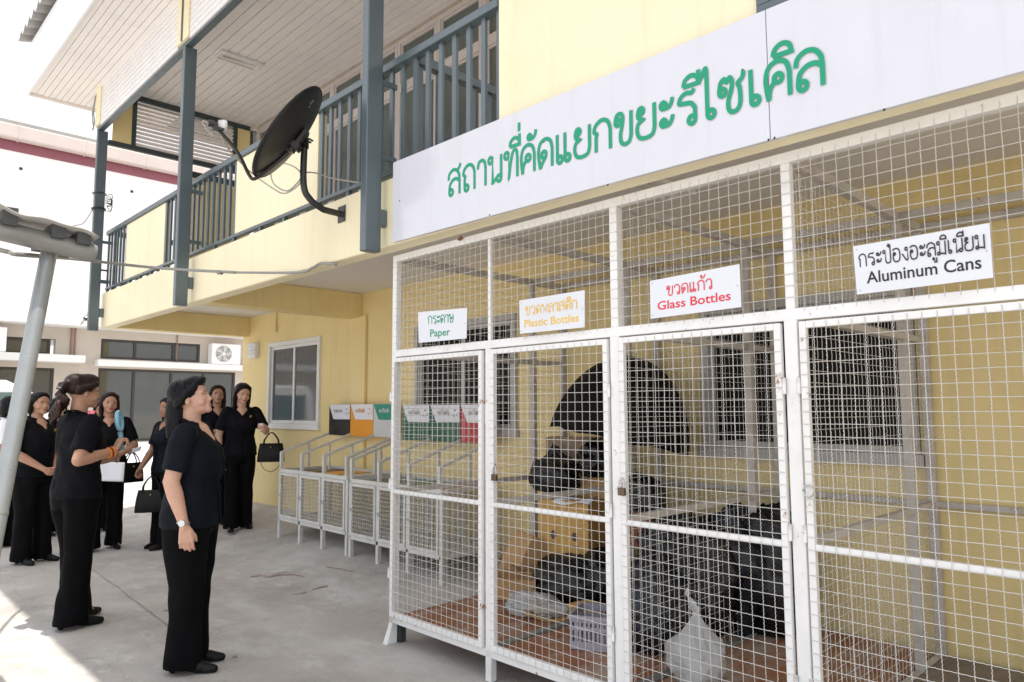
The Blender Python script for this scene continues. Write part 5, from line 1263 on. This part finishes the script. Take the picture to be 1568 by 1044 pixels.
# 3 woman behind the leaning post, hands folded
w3_, L3 = person('woman in black suit with hands folded beside the leaning post', PZ(45, 861), facing(45, 42), 1.585, skint, 'short', hairb, suit, 1.08,
    R=dict(e=(.225, .0, 1.03), w=(.07, .19, .87), d=(-.75, .35, -.35), s=(.1, .8, .6), c=(25, 30, 25)), Lf=dict(e=(-.225, .0, 1.03), w=(-.05, .20, .86), d=(.75, .35, -.3), s=(-.1, .8, .6), c=(25, 30, 25)),
    look=(-10, -2, 0), stance=((.09, .0, -10), (-.09, .04, 8)), brooch=True)
# 4 woman facing the camera with papers
w4_, L4 = person('woman with brown bob facing forward and holding white papers', PZ(157, 841), facing(165, 4), 1.595, skint, 'bob', hairr, suit, 1.03,
    R=dict(e=(.235, .02, 1.03), w=(.075, .215, .925), d=(-.75, .25, -.45), s=(.1, .9, .4), c=(28, 36, 30)), Lf=dict(e=(-.245, .02, 1.04), w=(-.06, .225, .945), d=(.7, .2, -.5), s=(-.1, .9, .4), c=(28, 36, 30)),
    look=(4, -3, 0), stance=((.10, .05, -14), (-.10, -.06, 12)), brooch=True, lips=lips2)
sheet_of_paper('white paper sheets hanging from the hands of the woman with brown bob', L4((-.01, .265, .80)), RH*.28+FH*.02+Vector((0, 0, -.012)), Vector((0, 0, .19))+RH*.01)
handbag('black shoulder bag on the hip of the woman with papers', L4((-.225, .03, .965)), RH*.5+FH*.8, .24, .10, .20, .10)
sheet_of_paper('folded white paper under the arm of the woman with brown bob', L4((-.24, .10, 1.00)), RH*.13+Vector((0, 0, .03)), Vector((.0, .0, .05))+RH*.03-FH*.02)
# 5 woman standing behind her
w5_, L5 = person('woman mostly hidden behind the woman with papers', PZ(146, 812), facing(150, 10), 1.52, skint, 'bob', hairr, suit, 1.0, vox=.008)
# 6 woman facing left with a handbag
w6_, L6 = person('short woman turned aside with a black tote hanging from her hand', PZ(250, 838), facing(245, -58), 1.535, skind, 'bob', hairb, suitn, .98,
    Lf=dict(e=(-.22, .03, 1.03), w=(-.215, .10, .79), d=(0, .15, -1), s=(.2, 1, 0), c=(60, 70, 40)), R=dict(e=(.22, .03, 1.03), w=(.16, .20, .84), d=(0, .3, -1), s=(-.2, 1, 0), c=(60, 70, 40)),
    look=(6, 0, 0), stance=((.085, .0, 10), (-.085, .03, 0)))
bt = PZ(224, 812, .20); handbag('black leather tote held low beside the short woman', L6((.16, .235, .755))+RH*.16, RH*.95+FH*.3, .29, .13, .22, .13)
sheet_of_paper('small white paper behind the stout woman', L6((-.25, .05, .72)), RH*.08, Vector((0, 0, .07))+RH*.03)
# 7 woman between them at the back
w7_, L7 = person('woman with long brown hair standing behind the stout woman', GP(326, 803), facing(325, 12), 1.60, skint, 'long', hairr, suit, 1.0,
    R=dict(e=(.22, .02, 1.04), w=(.12, .23, 1.03), d=(-.7, .5, .1), s=(.1, .3, 1), c=(30, 40, 30)), look=(-6, 2, 0), lips=lips2, vox=.0075)
wr7 = L7((.13, .215, 1.03)); MB().tube([wr7+Vector((.0, .030*math.cos(a*.45), .030*math.sin(a*.45))) for a in range(15)], .005, 6).build('bracelet', steelm, w7_, smooth=True)
# 8 woman with a handbag on her arm by the wall
w8_, L8 = person('slim woman in heels with long dark hair and bag on her arm', GP(364, 811), facing(365, 8), 1.60, skinm, 'long', hairb, suit, .96,
    R=dict(e=(.225, -.01, 1.03), w=(.225, .06, .80), d=(-.1, .15, -1), s=(-.2, 1, 0), c=(18, 26, 22)), Lf=dict(e=(-.26, .04, 1.06), w=(-.235, .235, 1.10), d=(.45, .75, .1), s=(.2, .1, 1), c=(45, 55, 40)),
    look=(10, -14, 0), stance=((.08, .05, -8), (-.08, -.05, 14)), brooch=True, lips=lips2)
hb8 = L8((-.26, .17, 1.055)); handbag('black handbag with thin strap on the forearm of the slim woman', hb8-Vector((0, 0, .01))+RH*.04, RH*.97+FH*.2, .28, .13, .20, .11)
st = thing('bag_strap', 'thin loose strap dangling below the handbag on the forearm', 'strap', tuple(hb8-Vector((0, 0, .3))))
p = hb8+RH*.02; MB().tube(smoothpts([p+RH*.13-Vector((0, 0, .27)), p+RH*.11-Vector((0, 0, .37)), p+RH*.02-Vector((0, 0, .43)), p-RH*.07-Vector((0, 0, .38)), p-RH*.09-Vector((0, 0, .28)), p-RH*.02-Vector((0, 0, .26)), p+RH*.06-Vector((0, 0, .31))], 6), .0035, 6).build('strap', leath, st, smooth=True)
sheet_of_paper('white card held by the slim woman in heels', L8((-.16, .30, 1.12)), RH*.05, Vector((0, 0, .07)))
# 9 figure at the left edge, 10 face behind
w9_, L9 = person('person in a white shirt with short dark hair behind the leaning post', PZ(2, 836), facing(5, 85), 1.56, skind, 'short', hairb, shirtw, 1.0, vox=.008, look=(0, -4, 0), group='onlookers behind the leaning post')
w10_, L10 = person('woman half hidden behind the woman with folded hands', PZ(78, 818), facing(75, 35), 1.56, skint, 'short', hairb, suit, 1.0, vox=.008, look=(-20, 0, 0))
pn = thing('patterned_folder', 'bright pink patterned folder between the fan and the women', 'folder', tuple(PZ(136, 700, .95)))
pf = PY(134, 641, 7.6); MB().obox(pf, RH*.045, Vector((0, 0, .075))+RH*.03, FH*.006).build('cover', pinkm, pn, bevel=.003)
# small leaf on the ground
p = PZ(355, 1007); lf = MB()
for i in range(6): u = i/5; w = .010*math.sin(math.pi*u)+.0005; c = p+RH*(.03*u)+Vector((0, 0, .006+.004*math.sin(u*3))); lf.v += [c+FH*w, c+Vector((0, 0, -.002)), c-FH*w]
for i in range(5): a = 3*i; lf.f += [(a, a+1, a+4, a+3), (a+1, a+2, a+5, a+4)]
lf.build('leaf', grleaf, None, smooth=True, label='tiny green leaf on the concrete beside the stout woman', cat='leaf')
